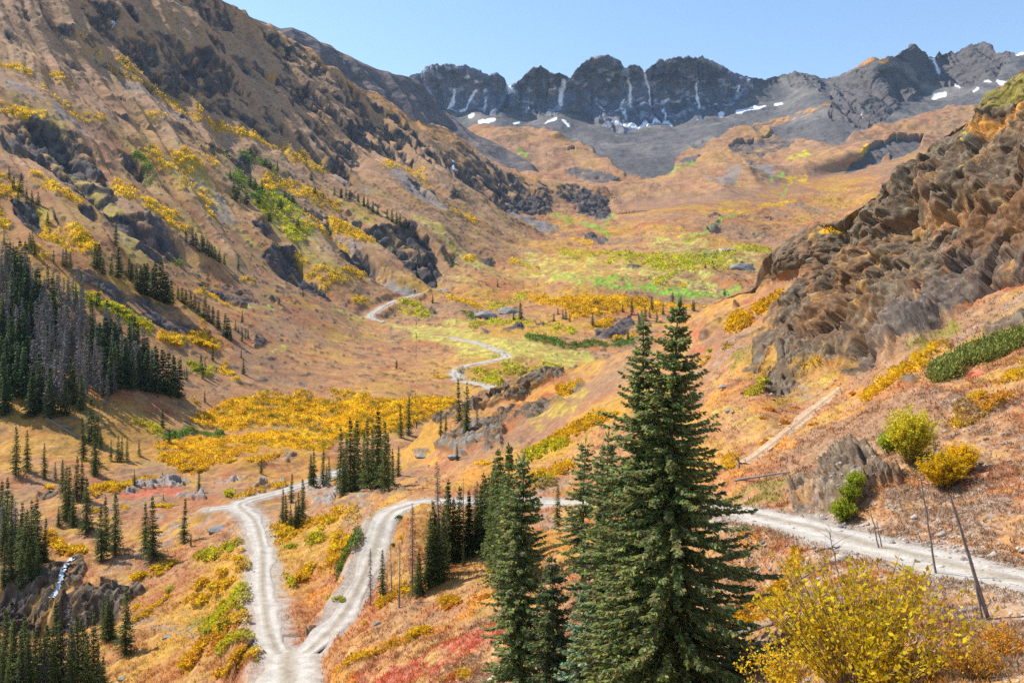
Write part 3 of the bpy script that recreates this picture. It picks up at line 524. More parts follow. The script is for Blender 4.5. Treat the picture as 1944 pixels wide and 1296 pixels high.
def lerp3(c, col, m):
    c += (np.asarray(col, f32) - c) * m[..., None]
def paint(P, c, items, sp_noise, soft=3.0):
    """lay the plant and soil cover over the base colour; returns the height of the plants"""
    hgt = np.zeros(P.shape, f32); P.low = np.zeros(P.shape, f32)
    for cl, sh, pts, r, dens in items:
        q = cc(sh, pts)
        if cl == 'T':
            m = poly_mask(P.WU, P.WV, q, 4) if r == 0 else line_mask(P.WU, P.WV, q, r * .36, 4)
        else:
            rr = r if sh == 0 else r * 0.36 * 0.85
            m = line_mask(P.WU, P.WV, q, rr, max(0.8, min(4.0, rr * .5)))
        if cl == 'S':
            m = m * sstep(1 - dens - .25, 1 - dens + .25, .5 + sp_noise * .5) if dens < .9 else m
            lerp3(c, CLASS['S'], np.clip(m, 0, 1)); continue
        sparse = sstep(1 - dens - .28, 1 - dens + .28, .5 + .62 * sp_noise)
        m = m * sparse
        col = np.array(CLASS[cl], f32)
        v = (1 + .35 * P.n2)[..., None]
        c += (col * v - c) * m[..., None] * (.95 if cl in 'YTLGS' else .8)
        if cl in 'OR':
            P.low = np.maximum(P.low, m)
        if cl in 'YTLG':
            hgt = np.maximum(hgt, m)
    P.hgt = hgt
    return hgt

def hill_cover(P, lam):
    """dry alpine turf: tan, rust, straw and bare soil, mixed by noise"""
    p = P.pos(); sp = P.sp
    n1 = fbm(p, lam * 6, 4, .55, sp); n2 = fbm(p, lam, 4, .6, sp, seed=40.0); n3 = fbm(p, lam * 2.2, 4, .6, sp, seed=80.0)
    P.n1, P.n2, P.n3 = n1, n2, n3
    c = np.zeros(P.shape + (3,), f32); c[:] = (.39, .21, .10)
    lerp3(c, (.46, .255, .09), sstep(-.2, .9, n1))
    lerp3(c, (.38, .15, .065), sstep(.0, .8, n3) * .8)
    lerp3(c, (.48, .30, .06), sstep(.15, .9, fbm(p, lam * 4, 3, .6, sp, seed=120.0)) * .7)
    lerp3(c, (.27, .145, .08), sstep(.25, .9, n2) * .7)
    lerp3(c, (.50, .305, .12), sstep(.3, .9, -n2) * .6)
    b1 = fbm(p, lam * 14, 4, .6, sp, seed=160.0); b2 = fbm(p, lam * 9, 4, .6, sp, seed=200.0)
    lerp3(c, (.50, .295, .035), sstep(.15, .7, b1) * .55)
    lerp3(c, (.37, .135, .055), sstep(.15, .8, b2) * .55)
    lerp3(c, (.27, .185, .125), sstep(.15, .7, -b1 + .3 * n2) * .55)
    return c

def finish(P, c, name, mat, split=None, label=None):
    lum = c.mean(-1, keepdims=True)
    c = np.clip(lum + (c - lum) * 1.0, .006, .95) ** 1.1      # a little richer
    P.c = c
    V = np.stack([P.X, P.Y, P.Z], -1).reshape(-1, 3); Cc = np.clip(c.reshape(-1, 3), 0, .95)
    Fc = P.faces()
    objs = []
    todo = [(name, np.ones(len(Fc), bool), label)]
    if split:
        used = np.zeros(len(Fc), bool); fm = []
        for nm, mk, lb in split:
            k = (mk.reshape(-1)[Fc].mean(1) > .5) & ~used
            used |= k; fm.append((nm, k, lb))
        todo = [(name, ~used, label)] + fm
    for nm, k, lb in todo:
        if not k.any(): continue
        f = Fc[k]; ids, inv = np.unique(f, return_inverse=True)
        o = link(nm, raw_mesh(nm, V[ids], inv.reshape(-1, 4), mat, Cc[ids], smooth=not nm.startswith('rock')))
        objs.append((o, lb))
        if lb is None or lb[1] is None:
            tag(o, lb[0] if lb else None, kind='structure')
        else:
            tag(o, lb[0], lb[1], lb[2] if len(lb) > 2 else None)
    return objs

DU = 1.9
def both_n(u, v):
    return DN(u, v)
def dm(u, v):
    """valley and left mountainside; near the bench it is the same ground as the near hillside"""
    a = DM(u, v); b = DN(u, v)
    j = lerp_line(JOIN, u)
    w = (1 - sstep(0, 70, j - v)) * (1 - sstep(700, 790, u))
    return np.exp(np.log(a) * (1 - w) + np.log(b) * w)
def df(u, v):
    a = DF(u, v); b = DM(u, v)
    j = lerp_line(TOP_M, u)
    w = (1 - sstep(0, 28, j - v)) * sstep(1168, 1230, u)
    d = np.exp(np.log(a) * (1 - w) + np.log(b) * w)
    return np.where(v > j + 2, np.maximum(d, b * (1 + .004 * (v - j - 2))), d)
ntop = lambda u: np.where(u < 795, np.interp(u, [-600, 0, 300, 600, 740, 795], [850, 862, 868, 868, 858, 830]), lerp_line(CREST, u))

def build_near():
    P = Patch('hillside', -330, 2650, DU, lambda u: u * 0 + 1320, ntop, both_n, 640, extra_low=2600, back=26, backslope=.85, backlen=.5, calm=(90, 45))
    # left of the spur the sheet simply runs on under the valley floor
    left = P.U < 790
    p = P.pos(); sp = P.sp
    c = hill_cover(P, 1.6)
    fine = fbm(p, .5, 3, .6, sp, seed=7.0)
    rock = P.masks(ROCK_SHADE_N, 3.2)
    cliff = poly_mask(P.WU, P.WV, cc(6, ROCK_SHADE_N[[r[0] for r in ROCK_SHADE_N].index(6)][1]), 3.0)
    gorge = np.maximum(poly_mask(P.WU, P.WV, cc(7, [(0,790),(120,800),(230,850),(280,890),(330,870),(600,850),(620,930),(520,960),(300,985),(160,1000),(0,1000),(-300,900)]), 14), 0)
    rocky = sstep(.35, .75, rock * (.75 + .25 * P.n3) + .12 * P.n2)
    spm_ = sum(poly_mask(P.WU, P.WV, cc(5, ROCK_SHADE_N[i][1]), 8.0) for i in (0, 1))
    rocky = np.maximum(rocky * (1 - .5 * (spm_ > .1)), sstep(.35, .62, spm_ * (.72 + .45 * P.n3) + .12 * P.n2))
    hgt = paint(P, c, PAINT_N, np.clip(P.n2 * .8 + .35 * P.n3, -1, 1))
    # rock colour: grey brown, rusty in the lower walls
    rk = np.zeros_like(c); rk[:] = (.15, .108, .072)
    lerp3(rk, (.215, .17, .12), sstep(-.1, .7, P.n3)); lerp3(rk, (.07, .054, .042), sstep(.1, .8, -P.n2) * .7)
    lerp3(rk, (.20, .175, .14), sstep(.35, .9, fine) * .5)
    low = poly_mask(P.WU, P.WV, [(1440, 600), (1560, 520), (1700, 440), (1850, 380), (1960, 330), (2300, 200), (2300, 560), (1944, 540), (1820, 560), (1700, 660), (1640, 700), (1600, 680)], 30)
    lerp3(rk, (.20, .085, .028), low * sstep(-.2, .7, P.n1 + .5 * P.n3) * .6)
    lerp3(rk, (.125, .10, .09), poly_mask(P.WU, P.WV, [(1600, 660), (1750, 600), (1800, 500), (1944, 460), (1944, 540), (1800, 600), (1640, 720)], 14) * .7)
    lerp3(rk, (.27, .25, .225), poly_mask(P.WU, P.WV, [(780, 820), (900, 800), (960, 830), (950, 880), (820, 890), (640, 990), (560, 950)], 14) * sstep(-.3, .4, P.n3) * .8)
    grey = poly_mask(P.WU, P.WV, [(220, 960), (220, 900), (420, 890), (700, 840), (700, 1010), (560, 1000)], 20)
    lerp3(rk, (.40, .36, .33), grey * .7)
    lerp3(rk, (.07, .055, .048), gorge * .85)  # shadow of the gorge put into its rock colour
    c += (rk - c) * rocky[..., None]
    top_turf = [q for q in PAINT_N if q[1] == 3]
    hg = paint(P, c, top_turf, np.clip(P.n2 * .8 + .35 * P.n3, -1, 1)); hgt = np.maximum(hgt, hg); P.hgt = hgt
    # roads: shoulders of grey gravel, and the ground levelled under them
    dz = np.zeros(P.shape, f32)
    nrm = P.normals()
    big = fbm(p, 14, 5, .5, sp, seed=3.0); rid = fbm(p, 9, 5, .5, sp, ridge=True, seed=23.0)
    amp = np.clip(P.Y / 60, .25, 2.2)
    disp = (.5 * big * amp + .16 * fbm(p, 2.2, 4, .6, sp, seed=31.0) * np.clip(P.Y / 40, .3, 1.3))
    # outcrops stand proud of the turf
    disp += sstep(.2, .95, rock * .85 + .12 * P.n2) * (1 - cliff) * (.55 + .25 * rid) * np.clip(P.Y / 90, .2, 1.2)
    disp += spm_ * (.7 + .9 * cells(p, 5, spm_ > .02, 11))
    # the big cliff: buttresses running down the face, lumpy conglomerate
    fx, fy = -.47, -.88                                   # fall line in plan
    al = P.X * fx + P.Y * fy + P.Z * -.6; ac = P.X * .88 - P.Y * .47
    q = (ac + 2.2 * vnoise(al / 9, ac / 9, 2.2), al * .30, P.Z * 0)
    but = 1 - np.abs(vnoise(ac / 9.0 + .6 * vnoise(al / 14, ac / 14, 1.1), al / 34, 4.4)) * 2
    but2 = 1 - np.abs(vnoise(ac / 3.9 + .5 * vnoise(al / 7, ac / 7, 9.1), al / 16, 14.4)) * 2
    lump = fbm(p, 5.5, 5, .58, sp, seed=51.0); knob = 1 - 2 * np.abs(vnoise(P.X / 1.9, P.Y / 1.9, P.Z / 1.9))
    cl_in = poly_mask(P.WU, P.WV, cc(6, ROCK_SHADE_N[[r[0] for r in ROCK_SHADE_N].index(6)][1]), 16.0)
    crest_in = sstep(0, 55, P.V - ntop(P.U)) * .75 + .25
    ql = (ac, al * .32, P.Z * 0 + 3)                      # blocks drawn out along the fall line
    k_ = cl_in > .02
    disp += cl_in * crest_in * (.45 + .55 * sstep(1430, 1600, P.U)) * (3.6 * but + 1.5 * but2 + .6 * lump + 1.5 * cells(p, 6.0, k_, 5) + .85 * cells(p, 2.6, k_, 6) + .42 * cells(p, 1.1, k_, 7) - 1.8)
    rk_ = (rocky > .05) & ~k_
    oc_ = poly_mask(P.WU, P.WV, cc(9, [r for r in ROCK_SHADE_N if r[0] == 9][0][1]), 4.0)
    disp += oc_ * (.45 + .75 * cells(p, 2.4, oc_ > .02, 15) + .4 * cells(p, 1.0, oc_ > .02, 16) + .2 * cells(p, .45, oc_ > .02, 17))
    disp += rocky * (~k_) * (.55 * cells(p, 2.6, rk_, 8) + .3 * cells(p, 1.1, rk_, 9)) * np.clip(P.Y / 90, .3, 1.6)
    P.rocky = rocky; P.stony = poly_mask(P.U, P.V, cc(9, [(1300,480),(1944,600),(1944,1294),(1600,1294),(1650,1000),(1450,760)]), 20)
    road_near = np.zeros(P.shape, f32)
    for line, hw in ROADS:
        d, z = near_line(P.X, P.Y, line, 14)
        w = 1 - sstep(hw + .6, hw + 3.2, d)
        road_near = np.maximum(road_near, 1 - sstep(hw * .9, hw + 1.8, d + .8 * P.n2))
        disp *= (1 - w)
        k = (w > 0) & (np.abs(P.Z - z) < 9)
        dz = np.where(k, (z - P.Z) * w, dz)
    P.Z += dz
    P.X += nrm[..., 0] * disp; P.Y += nrm[..., 1] * disp; P.Z += nrm[..., 2] * disp
    P.Z += hgt * .45 * sstep(.0, .6, P.n2 + .3) * np.clip(P.Y / 100, .1, 1) * (1 - rocky)
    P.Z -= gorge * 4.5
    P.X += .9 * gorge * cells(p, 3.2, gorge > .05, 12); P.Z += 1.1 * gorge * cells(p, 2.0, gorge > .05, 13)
    P.Z -= ((1 - sstep(0, 14, P.V - ntop(P.U))) * left * .15)
    P.Z = np.where((P.back > 0) & left, P.Z - 12, P.Z)
    lerp3(c, (.40, .36, .315), road_near * .85)
    # tone of the nearest earth bank: stones and dry stalks
    st = sstep(.35, .6, fbm(p, .35, 3, .6, sp, seed=91.0)) * (1 - sstep(40, 75, P.Y))
    lerp3(c, (.46, .40, .34), st * .55)
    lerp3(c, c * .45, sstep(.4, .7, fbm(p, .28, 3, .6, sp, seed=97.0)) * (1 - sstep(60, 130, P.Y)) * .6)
    lerp3(c, (.52, .41, .28), sstep(.2, .7, fine) * .25)
    cl = (cliff > .5) & (P.U > 1400)
    spur = sum(poly_mask(P.U, P.V, cc(5, ROCK_SHADE_N[i][1]), 1.0) for i in (0, 1)) > .5
    out = poly_mask(P.U, P.V, cc(9, [r for r in ROCK_SHADE_N if r[0] == 9][0][1]), 1.0) > .5
    finish(P, c, 'hillside', ground_mat('hillside_turf', .9, 5.5, .12), [
        ('rock_cliff', cl.astype(f32), ('tall dark brown rock cliff with rounded buttresses above the right slope', 'cliff')),
        ('rock_ledge', (spur & (P.V < 780)).astype(f32), ('long grey rock ledge along the crest of the spur above the winding road', 'rock ledge')),
        ('rock_ledge', (spur & (P.V >= 780)).astype(f32), ('broken pale grey rock ledge lower on the spur behind the spruces', 'rock ledge')),
        ('rock_outcrop', (out & (rocky > .3)).astype(f32), ('dark rock outcrop with green streak rising from the uphill road edge', 'rock outcrop'))],
        ('orange and red autumn hillside with the near road cut across it', None))
    P.fast()

def build_mid():
    vb = lambda u: np.where(u < 790, np.interp(u, [-600, 0, 300, 600, 740, 795], [850, 862, 868, 868, 858, 830]) + 16, 860)
    P = Patch('mountainside', -560, 2000, DU, vb, lambda u: lerp_line(TOP_M, u), dm, 640, back=30, backslope=.55, backlen=.4, calm=(110, 60))
    p = P.pos(); sp = P.sp
    c = hill_cover(P, 5.0)
    slope = sstep(0, 60, P.Z + 30 - .02 * P.Y)
    # streaks of soil and scree down the fall line of the left mountain
    g = (.60, -.55, -.58); h = (.68, .73, 0)
    al = P.X * g[0] + P.Y * g[1] + P.Z * g[2]; ac = P.X * h[0] + P.Y * h[1]
    ac = ac + 9 * vnoise(P.X / 60, P.Y / 60, P.Z / 60)
    leftm = sstep(60, -60, P.X - .02 * P.Y + 20) * sstep(10, 60, P.Z - .0 * P.Y + 20)
    leftm = np.maximum(leftm, sstep(0, 40, P.Z - .12 * P.Y) * sstep(1190, 1120, P.U))
    s1 = vnoise(al / 160, ac / 9, 1.0) + .6 * vnoise(al / 80, ac / 4, 6.0) + .4 * vnoise(al / 40, ac / 2.2, 11.0)
    s2 = vnoise(al / 220, ac / 22, 21.0) + .5 * vnoise(al / 60, ac / 9, 31.0)
    lerp3(c, (.40, .235, .135), leftm * .4)
    lerp3(c, (.38, .235, .145), sstep(-.1, .8, s1) * leftm * .55)
    lerp3(c, (.25, .16, .125), sstep(.3, 1.0, -s2) * leftm * .55)
    lerp3(c, (.46, .37, .05), sstep(.22, .75, .7 * s1 - .5 * s2 + .5 * P.n1) * leftm * sstep(170, 50, P.Z) * .7)
    lerp3(c, (.47, .31, .17), sstep(.2, 1.0, s2) * leftm * .5)
    high = sstep(60, 200, P.Z) * leftm
    lerp3(c, (.50, .31, .18), high * .6)
    sparse = np.clip(P.n2 * .75 + .35 * P.n3 + .3 * (s1 * leftm), -1, 1)
    lerp3(c, (.27, .255, .25), P.masks(SCREE_M, 5) * .85)
    dots = sstep(.38, .62, vnoise(P.X / 2.3, P.Y / 2.3, P.Z / 2.3) * .75 + .45 * P.n2) * np.clip(P.Y / 350, .2, 1)
    P.dots = dots
    lerp3(c, (.125, .105, .075), dots * .6)
    lerp3(c, (.52, .40, .29), sstep(.35, .7, vnoise(P.X / 3.1, P.Y / 3.1, P.Z / 3.1 + 40) * .7 + .4 * s1 * leftm) * .35)
    hgt = paint(P, c, PAINT_M, sparse)
    lerp3(c, (.13, .15, .03), hgt * sstep(.1, .7, fbm(p, 3.2, 3, .6, sp, seed=66.0)) * .55)
    # rock: outlined outcrops, a bank's shadow painted dark, plus broken ribs higher up
    rmap = P.masks(ROCK_SHADE_M, 3.5)
    ribs = poly_mask(P.WU, P.WV, [(330, 0), (430, 0), (540, 60), (700, 180), (900, 295), (1040, 350), (1150, 360), (1160, 400), (1000, 390), (860, 330), (700, 310), (560, 240), (420, 160), (330, 110), (200, 0)], 25)
    ribs = np.maximum(ribs, .55 * poly_mask(P.WU, P.WV, [(0, 0), (200, 0), (420, 170), (620, 300), (800, 380), (820, 470), (600, 420), (400, 330), (150, 170), (0, 90)], 30))
    patchy = sstep(.12, .5, .55 * s2 + .5 * P.n3 + .5 * P.n1 - .05) * ribs
    brk = .55 * P.n2 + .5 * vnoise(al / 26, ac / 7, 71.0) + .35 * vnoise(P.X / 5, P.Y / 5, P.Z / 5)
    upper = sstep(30, 90, P.Z) * leftm
    rock = np.maximum(rmap * (.8 + .3 * P.n3 + upper * (.42 * brk - .15)), patchy * (.95 + .5 * brk))
    rocky = sstep(.4, .75, rock + .1 * P.n2)
    rk = np.zeros_like(c); rk[:] = (.10, .085, .082)
    lerp3(rk, (.18, .145, .12), sstep(0, .8, P.n2)); lerp3(rk, (.055, .048, .052), sstep(.0, .7, -P.n2) * .7)
    vert = vnoise(ac / 5, al / 60, P.Z / 40)
    lerp3(rk, (.22, .17, .135), sstep(.3, .9, vert) * .45)
    c += (rk - c) * rocky[..., None]
    P.rocky = rocky
    # relief
    spm = P.sp
    drop = carve_down(rocky * leftm, 1.0, .962, .72 * DU / (1260 / 640), spm)
    disp = fbm(p, 60, 6, .5, sp, seed=3.0) * 3.2 * np.clip(P.Y / 600, .25, 1.3)
    disp += leftm * (s2 * 3.0 + s1 * 1.2 + 4.2 * (1 - 2 * np.abs(vnoise(al / 330, ac / 52, 41.0))) + 2.6 * (1 - 2 * np.abs(vnoise(al / 150, ac / 19, 47.0))))
    disp += rocky * (cells(p, 17, rocky > .05, 3) * 2.6 + cells(p, 7, rocky > .05, 4) * 1.2) * np.clip(P.Y / 500, .3, 1.6)
    disp += rocky * leftm * vert * 2.0
    disp += sstep(.3, 1, rock) * (1 - leftm) * 1.2 * np.clip(P.Y / 500, .5, 2)
    disp += (1 - leftm) * sstep(420, 700, P.Y) * (fbm(p, 75, 5, .55, sp, ridge=True, seed=49.0) * 3.0 + fbm(p, 16, 4, .6, sp, seed=59.0) * .9)
    zz = drop * 1.0
    nrm = P.normals()
    jn = np.where(P.U < 795, lerp_line(JOIN, P.U) - P.V, 200)
    keep = sstep(0, 60, jn)
    pn = fbm(p, 14, 5, .5, sp, seed=3.0) * .5 * np.clip(P.Y / 60, .25, 2.2) + .16 * fbm(p, 2.2, 4, .6, sp, seed=31.0) * 1.3
    disp = disp * keep + pn * (1 - keep)
    lip = 1 - (1 - sstep(2, 45, P.V - lerp_line(TOP_M, P.U))) * sstep(1150, 1180, P.U)
    disp *= lip; zz *= lip
    dz = np.zeros(P.shape, f32); shoulder = np.zeros(P.shape, f32)
    for line, hw in ROADS:
        d, z = near_line(P.X, P.Y, line, 24)
        w = 1 - sstep(hw + 1.5, hw + 8, d)
        shoulder = np.maximum(shoulder, 1 - sstep(hw * .9, hw + 2.0, d + 1.2 * P.n2))
        disp *= (1 - w); zz *= (1 - w)
        k = (w > 0) & (np.abs(P.Z - z) < 14)
        dz = np.where(k, (z - P.Z) * w, dz)
    P.Z += dz + zz
    P.X += nrm[..., 0] * disp; P.Y += nrm[..., 1] * disp; P.Z += nrm[..., 2] * disp
    P.Z += lip * keep * P.dots * .9 * np.clip(P.Y / 500, .2, 1.2)
    P.Z += lip * hgt * 1.3 * sstep(-.2, .6, fbm(p, 3.6, 3, .6, sp, seed=66.0) * -1 + .2) * keep
    P.Z -= (1 - keep) * (P.U < 795) * .5 * sstep(0, -16, jn)
    shoulder *= 1 - line_mask(P.U, P.V, [(725, 608), (765, 622), (840, 638)], 14, 5)
    lerp3(c, (.44, .39, .34), shoulder * .7)
    finish(P, c, 'mountainside', ground_mat('mountainside_turf', .22, 1.3, .35), None, ('streaked left mountainside and tan valley floor with rock bands and yellow willows', None))
    P.fast()

def top_f(u):
    j = 2.4 * vnoise(u / 11, u * 0, u * 0) + 1.8 * vnoise(u / 4.6, u * 0 + 5, u * 0) + 1.4 * np.abs(vnoise(u / 2.6, u * 0 + 9, u * 0))
    return lerp_line(TOP_F, u) + j * sstep(760, 790, u)

def build_far():
    P = Patch('mountain_range', 640, 2250, 1.5, lambda u: 440 + (lerp_line(TOP_M, u) + 14 - 440) * sstep(1110, 1240, u), top_f, df, 260, back=24, backslope=.8, backlen=.25, calm=(40, 14))
    p = P.pos(); sp = P.sp
    c = hill_cover(P, 14.0)
    tun = poly_mask(P.WU, P.WV, TUNDRA_F, 4)
    sc = np.zeros_like(c); sc[:] = (.15, .14, .137)
    lerp3(sc, (.22, .20, .18), sstep(-.2, .7, P.n1)); lerp3(sc, (.12, .115, .12), sstep(.1, .8, P.n3) * .7)
    lerp3(sc, (.12, .11, .11), poly_mask(P.WU, P.WV, cc(2, [(1350,820),(1500,790),(1780,850),(1800,900),(1700,960),(1500,920)]), 5) * .7)
    c = sc + (c - sc) * tun[..., None]
    lerp3(c, (.37, .225, .135), tun * .5)
    lerp3(c, (.235, .22, .21), P.masks(SCREE_F, 4) * .9)
    sparse = np.clip(P.n2 * .8 + .35 * P.n3, -1, 1)
    rock = sstep(.45, .75, P.masks(CLIFF_F, 2.2) * (.85 + .25 * P.n3))
    rk = np.zeros_like(c); rk[:] = (.17, .185, .23)
    lerp3(rk, (.26, .22, .20), sstep(0, .8, P.n2)); lerp3(rk, (.10, .11, .135), sstep(.0, .8, -P.n3) * .6)
    lerp3(rk, (.14, .125, .12), 1 - np.clip(P.masks(CLIFF_F[:2], 3), 0, 1))
    lerp3(rk, (.62, .68, .76), sstep(.42, .62, fbm((P.X, P.Y, P.Z * 1.6), 46, 5, .6, sp, seed=33.0) * .9 + .08) * (P.U < 1440) * np.clip(P.masks(CLIFF_F[:2], 3), 0, 1) * .4)
    c += (rk - c) * rock[..., None]
    paint(P, c, PAINT_F, sparse)
    nrm = P.normals()
    w = P.X + 25 * vnoise(P.X / 120, P.Y / 120, P.Z / 120)
    flute = (1 - 2 * np.abs(vnoise(w / 60, P.Y / 400, P.Z / 500))) + .55 * (1 - 2 * np.abs(vnoise(w / 24, P.Y / 300, P.Z / 200 + 7))) + .35 * vnoise(w / 10, P.Y / 100, P.Z / 70)
    bigc = sstep(.45, .75, np.clip(P.masks(CLIFF_F[:6], 4), 0, 1))
    disp = rock * (.3 + .7 * bigc) * (flute * 9 + fbm(p, 50, 6, .6, sp, ridge=True, seed=5.0) * 3 + 4 * cells((P.X, P.Y, P.Z * .25), 40, rock > .05, 1) + 2 * cells((P.X, P.Y, P.Z * .4), 14, rock > .05, 2) - 13 * np.clip(1 - 3.2 * np.abs(vnoise(w / 44, P.Y / 500, P.Z / 420 + 3)), 0, 1) - 6 * np.clip(1 - 3 * np.abs(vnoise(w / 17, P.Y / 300, P.Z / 240 + 13)), 0, 1))
    disp += (1 - rock) * (fbm(p, 150, 6, .5, sp, seed=9.0) * 9 + (1 - tun) * fbm(p, 60, 5, .55, sp, ridge=True, seed=19.0) * 2 + tun * (fbm(p, 190, 4, .55, sp, ridge=True, seed=29.0) * 9 + fbm(p, 40, 4, .55, sp, seed=39.0) * 3))
    jn = 1 - (1 - sstep(0, 26, lerp_line(TOP_M, P.U) - P.V)) * sstep(1168, 1240, P.U)
    disp *= jn
    top = sstep(0, 10, P.V - lerp_line(TOP_F, P.U)) * (1 - P.back)
    disp *= .45 + .55 * top
    P.X += nrm[..., 0] * disp; P.Y += nrm[..., 1] * disp; P.Z += nrm[..., 2] * disp
    finish(P, c, 'mountain_range', ground_mat('mountain_range_rock', .05, .35, 1.2), None, ('jagged grey cirque cliffs with snow streaks above brown hummocks at the valley head', None))
    P.fast()

def build_ridge2():
    P = Patch('mountain_ridge', 380, 1020, 1.7, lambda u: lerp_line(TOP_M, u) + 40, lambda u: np.minimum(lerp_line(TOP_L2, u), lerp_line(TOP_M, u) + 39), lambda u, v: DL2(u, v), 130, back=20, backslope=.6, backlen=.2)
    p = P.pos(); sp = P.sp
    c = hill_cover(P, 14.0)
    d = P.V - lerp_line(TOP_L2, P.U)
    scree = sstep(20, 70, d + 12 * P.n1) * sstep(760, 860, P.U)
    rk = np.zeros_like(c); rk[:] = (.16, .135, .13)
    lerp3(rk, (.24, .185, .15), sstep(0, .8, P.n3)); lerp3(rk, (.09, .08, .085), sstep(.1, .8, -P.n2) * .6)
    lerp3(rk, (.235, .21, .20), scree)
    c = rk + (c - rk) * (sstep(.2, .7, P.n1) * sstep(14, 2, d) * .6)[..., None]
    nrm = P.normals()
    w = P.Y * .6 + P.X + 25 * vnoise(P.X / 120, P.Y / 120, P.Z / 120)
    disp = (1 - scree) * ((1 - 2 * np.abs(vnoise(w / 50, P.Y / 900, P.Z / 400))) * 9 + fbm(p, 60, 5, .5, sp, seed=5.0) * 6) + scree * fbm(p, 90, 4, .5, sp) * 3
    disp *= .4 + .6 * sstep(0, 12, d)
    P.X += nrm[..., 0] * disp; P.Y += nrm[..., 1] * disp; P.Z += nrm[..., 2] * disp
    finish(P, c, 'mountain_ridge', ground_mat('mountain_ridge_rock', .05, .35, 1.2), None, ('dark rock ridge with grey scree foot behind the left mountainside', None))

build_near(); build_mid(); build_far(); build_ridge2()
NEAR, MID, FAR = PATCH['hillside'], PATCH['mountainside'], PATCH['mountain_range']
def spot(u, v):
    """ground point at image pixel (u, v): the nearest sheet that is there"""
    if v > ntop(np.array([float(u)]))[0] + 1: return NEAR.at(u, v)
    if v > lerp_line(TOP_M, u): return MID.at(u, v)
    return FAR.at(u, v)

# ------------------------------------------------------------------ roads
def strip(name, line, hw, mat, label, lift=.05, noise=.4, nx=11, tint=(1, 1, 1)):
    t = np.gradient(line[:, :2], axis=0); t /= np.linalg.norm(t, axis=1, keepdims=True) + 1e-9
    s = np.concatenate([[0], np.cumsum(np.linalg.norm(np.diff(line[:, :2], axis=0), axis=1))])
    V = []
    for k in range(nx):
        a = -1 + 2 * k / (nx - 1)
        wob = np.interp(line[:, 1], [30, 60], [1.25, 1.0]) * (1 - .45 * np.clip(1 - np.abs(line[:, 0] - 2) / 14, 0, 1) ** .5 * (np.abs(line[:, 1] - 108) < 14)) * hw * (1 + noise * vnoise(s / 3.1, s * 0 + (a > 0) * 9.0, s * 0) * abs(a))
        x = line[:, 0] - t[:, 1] * a * wob; y = line[:, 1] + t[:, 0] * a * wob
        rut = -.05 * math.exp(-((abs(a) - .45) / .14) ** 2) + .02 * math.exp(-(a / .15) ** 2)
        V.append(np.stack([x, y, line[:, 2] + lift + .0005 * line[:, 1] + rut - (.12 + .0006 * line[:, 1]) * (abs(a) > .99)], 1))
    V = np.stack(V, 1); n, m, _ = V.shape
    i = np.arange(n - 1)[:, None] * m + np.arange(m - 1)[None]
    Fc = np.stack([i, i + 1, i + m + 1, i + m], -1).reshape(-1, 4)
    a = np.abs(np.linspace(-1, 1, m))[None, :] + np.zeros((n, 1))
    c = np.zeros((n, m, 3), f32); c[:] = (.40, .35, .29)
    nz = vnoise(V[..., 0] / 1.5, V[..., 1] / 1.5, 0 * V[..., 0]) * .5 + vnoise(V[..., 0] / .6, V[..., 1] / .6, 0 * V[..., 0] + 5) * .4
    lerp3(c, (.50, .46, .40), (np.exp(-((a - .45) / .2) ** 2)).astype(f32))
    lerp3(c, (.36, .31, .26), sstep(.72, 1, a + .25 * nz).astype(f32)); lerp3(c, (.31, .255, .18), (np.clip(np.exp(-(a / .17) ** 2) * (.9 + .7 * nz), 0, 1)).astype(f32))
    lerp3(c, (.28, .235, .18), (sstep(.35, .8, nz) * .35).astype(f32))
    o = link(name, raw_mesh(name, V.reshape(-1, 3), Fc, mat, c.reshape(-1, 3) * np.array(tint)))
    return tag(o, label, kind='structure')
gravel = ground_mat('road_gravel', .8, 9.0, .03)
strip('dirt_road', world_line(ROAD_NEAR, 14), 1.85, gravel, 'pale gravel road crossing the slope and turning in a tight hairpin')
strip('dirt_road', world_line(ROAD_FAR[:11], 14), 2.5, gravel, 'pale gravel road bending across the valley floor', lift=.1)
strip('dirt_road', world_line(ROAD_FAR[13:], 14), 2.0, gravel, 'short far piece of pale road at the foot of the left mountainside', lift=.1)
strip('road_spur', world_line([(549, 1232, 91.5), (545, 1262, 86), (548, 1310, 79), (556, 1370, 73)], 14), 3.5, gravel, 'widened gravel apron at the tip of the hairpin', lift=.035)
strip('road_spur', world_line([(462, 962, 160.5), (440, 962, 160.5), (420, 963.5, 160.3), (400, 966, 160)], 10), 1.7, gravel, 'short gravel pull-out left of the road fork', lift=.035)

# ------------------------------------------------------------------ water
def water_strip(name, pts, hw, label):
    line = smooth_line(np.array(pts, float), 10)
    rows = []
    for i, (u, v) in enumerate(line):
        w = hw * (1 + .35 * math.sin(i * 1.7))
        rows.append([spot(u + a * w, v) + np.array([0, -.25, .35]) for a in (-1, -.5, 0, .5, 1)])
    V = np.array(rows); V[..., 2] = np.minimum(V[..., 2], V[:, 2:3, 2] + .4)
    n, m_ = V.shape[:2]; i = np.arange(n - 1)[:, None] * m_ + np.arange(m_ - 1)[None]
    o = link(name, raw_mesh(name, V.reshape(-1, 3), np.stack([i, i + 1, i + m_ + 1, i + m_], -1).reshape(-1, 4), WATER))
    return tag(o, label, kind='structure')
track_mat = ground_mat('track_soil', 1.0, 6.0, .03)
tr_line = np.array([spot(u, v) for u, v in zip(np.linspace(1416, 1600, 34), np.interp(np.linspace(1416, 1600, 34), [1416, 1467, 1518, 1568, 1616], [882, 846, 803, 762, 724]))])
for _ in range(3): tr_line[1:-1] = (tr_line[:-2] + tr_line[1:-1] + tr_line[2:]) / 3
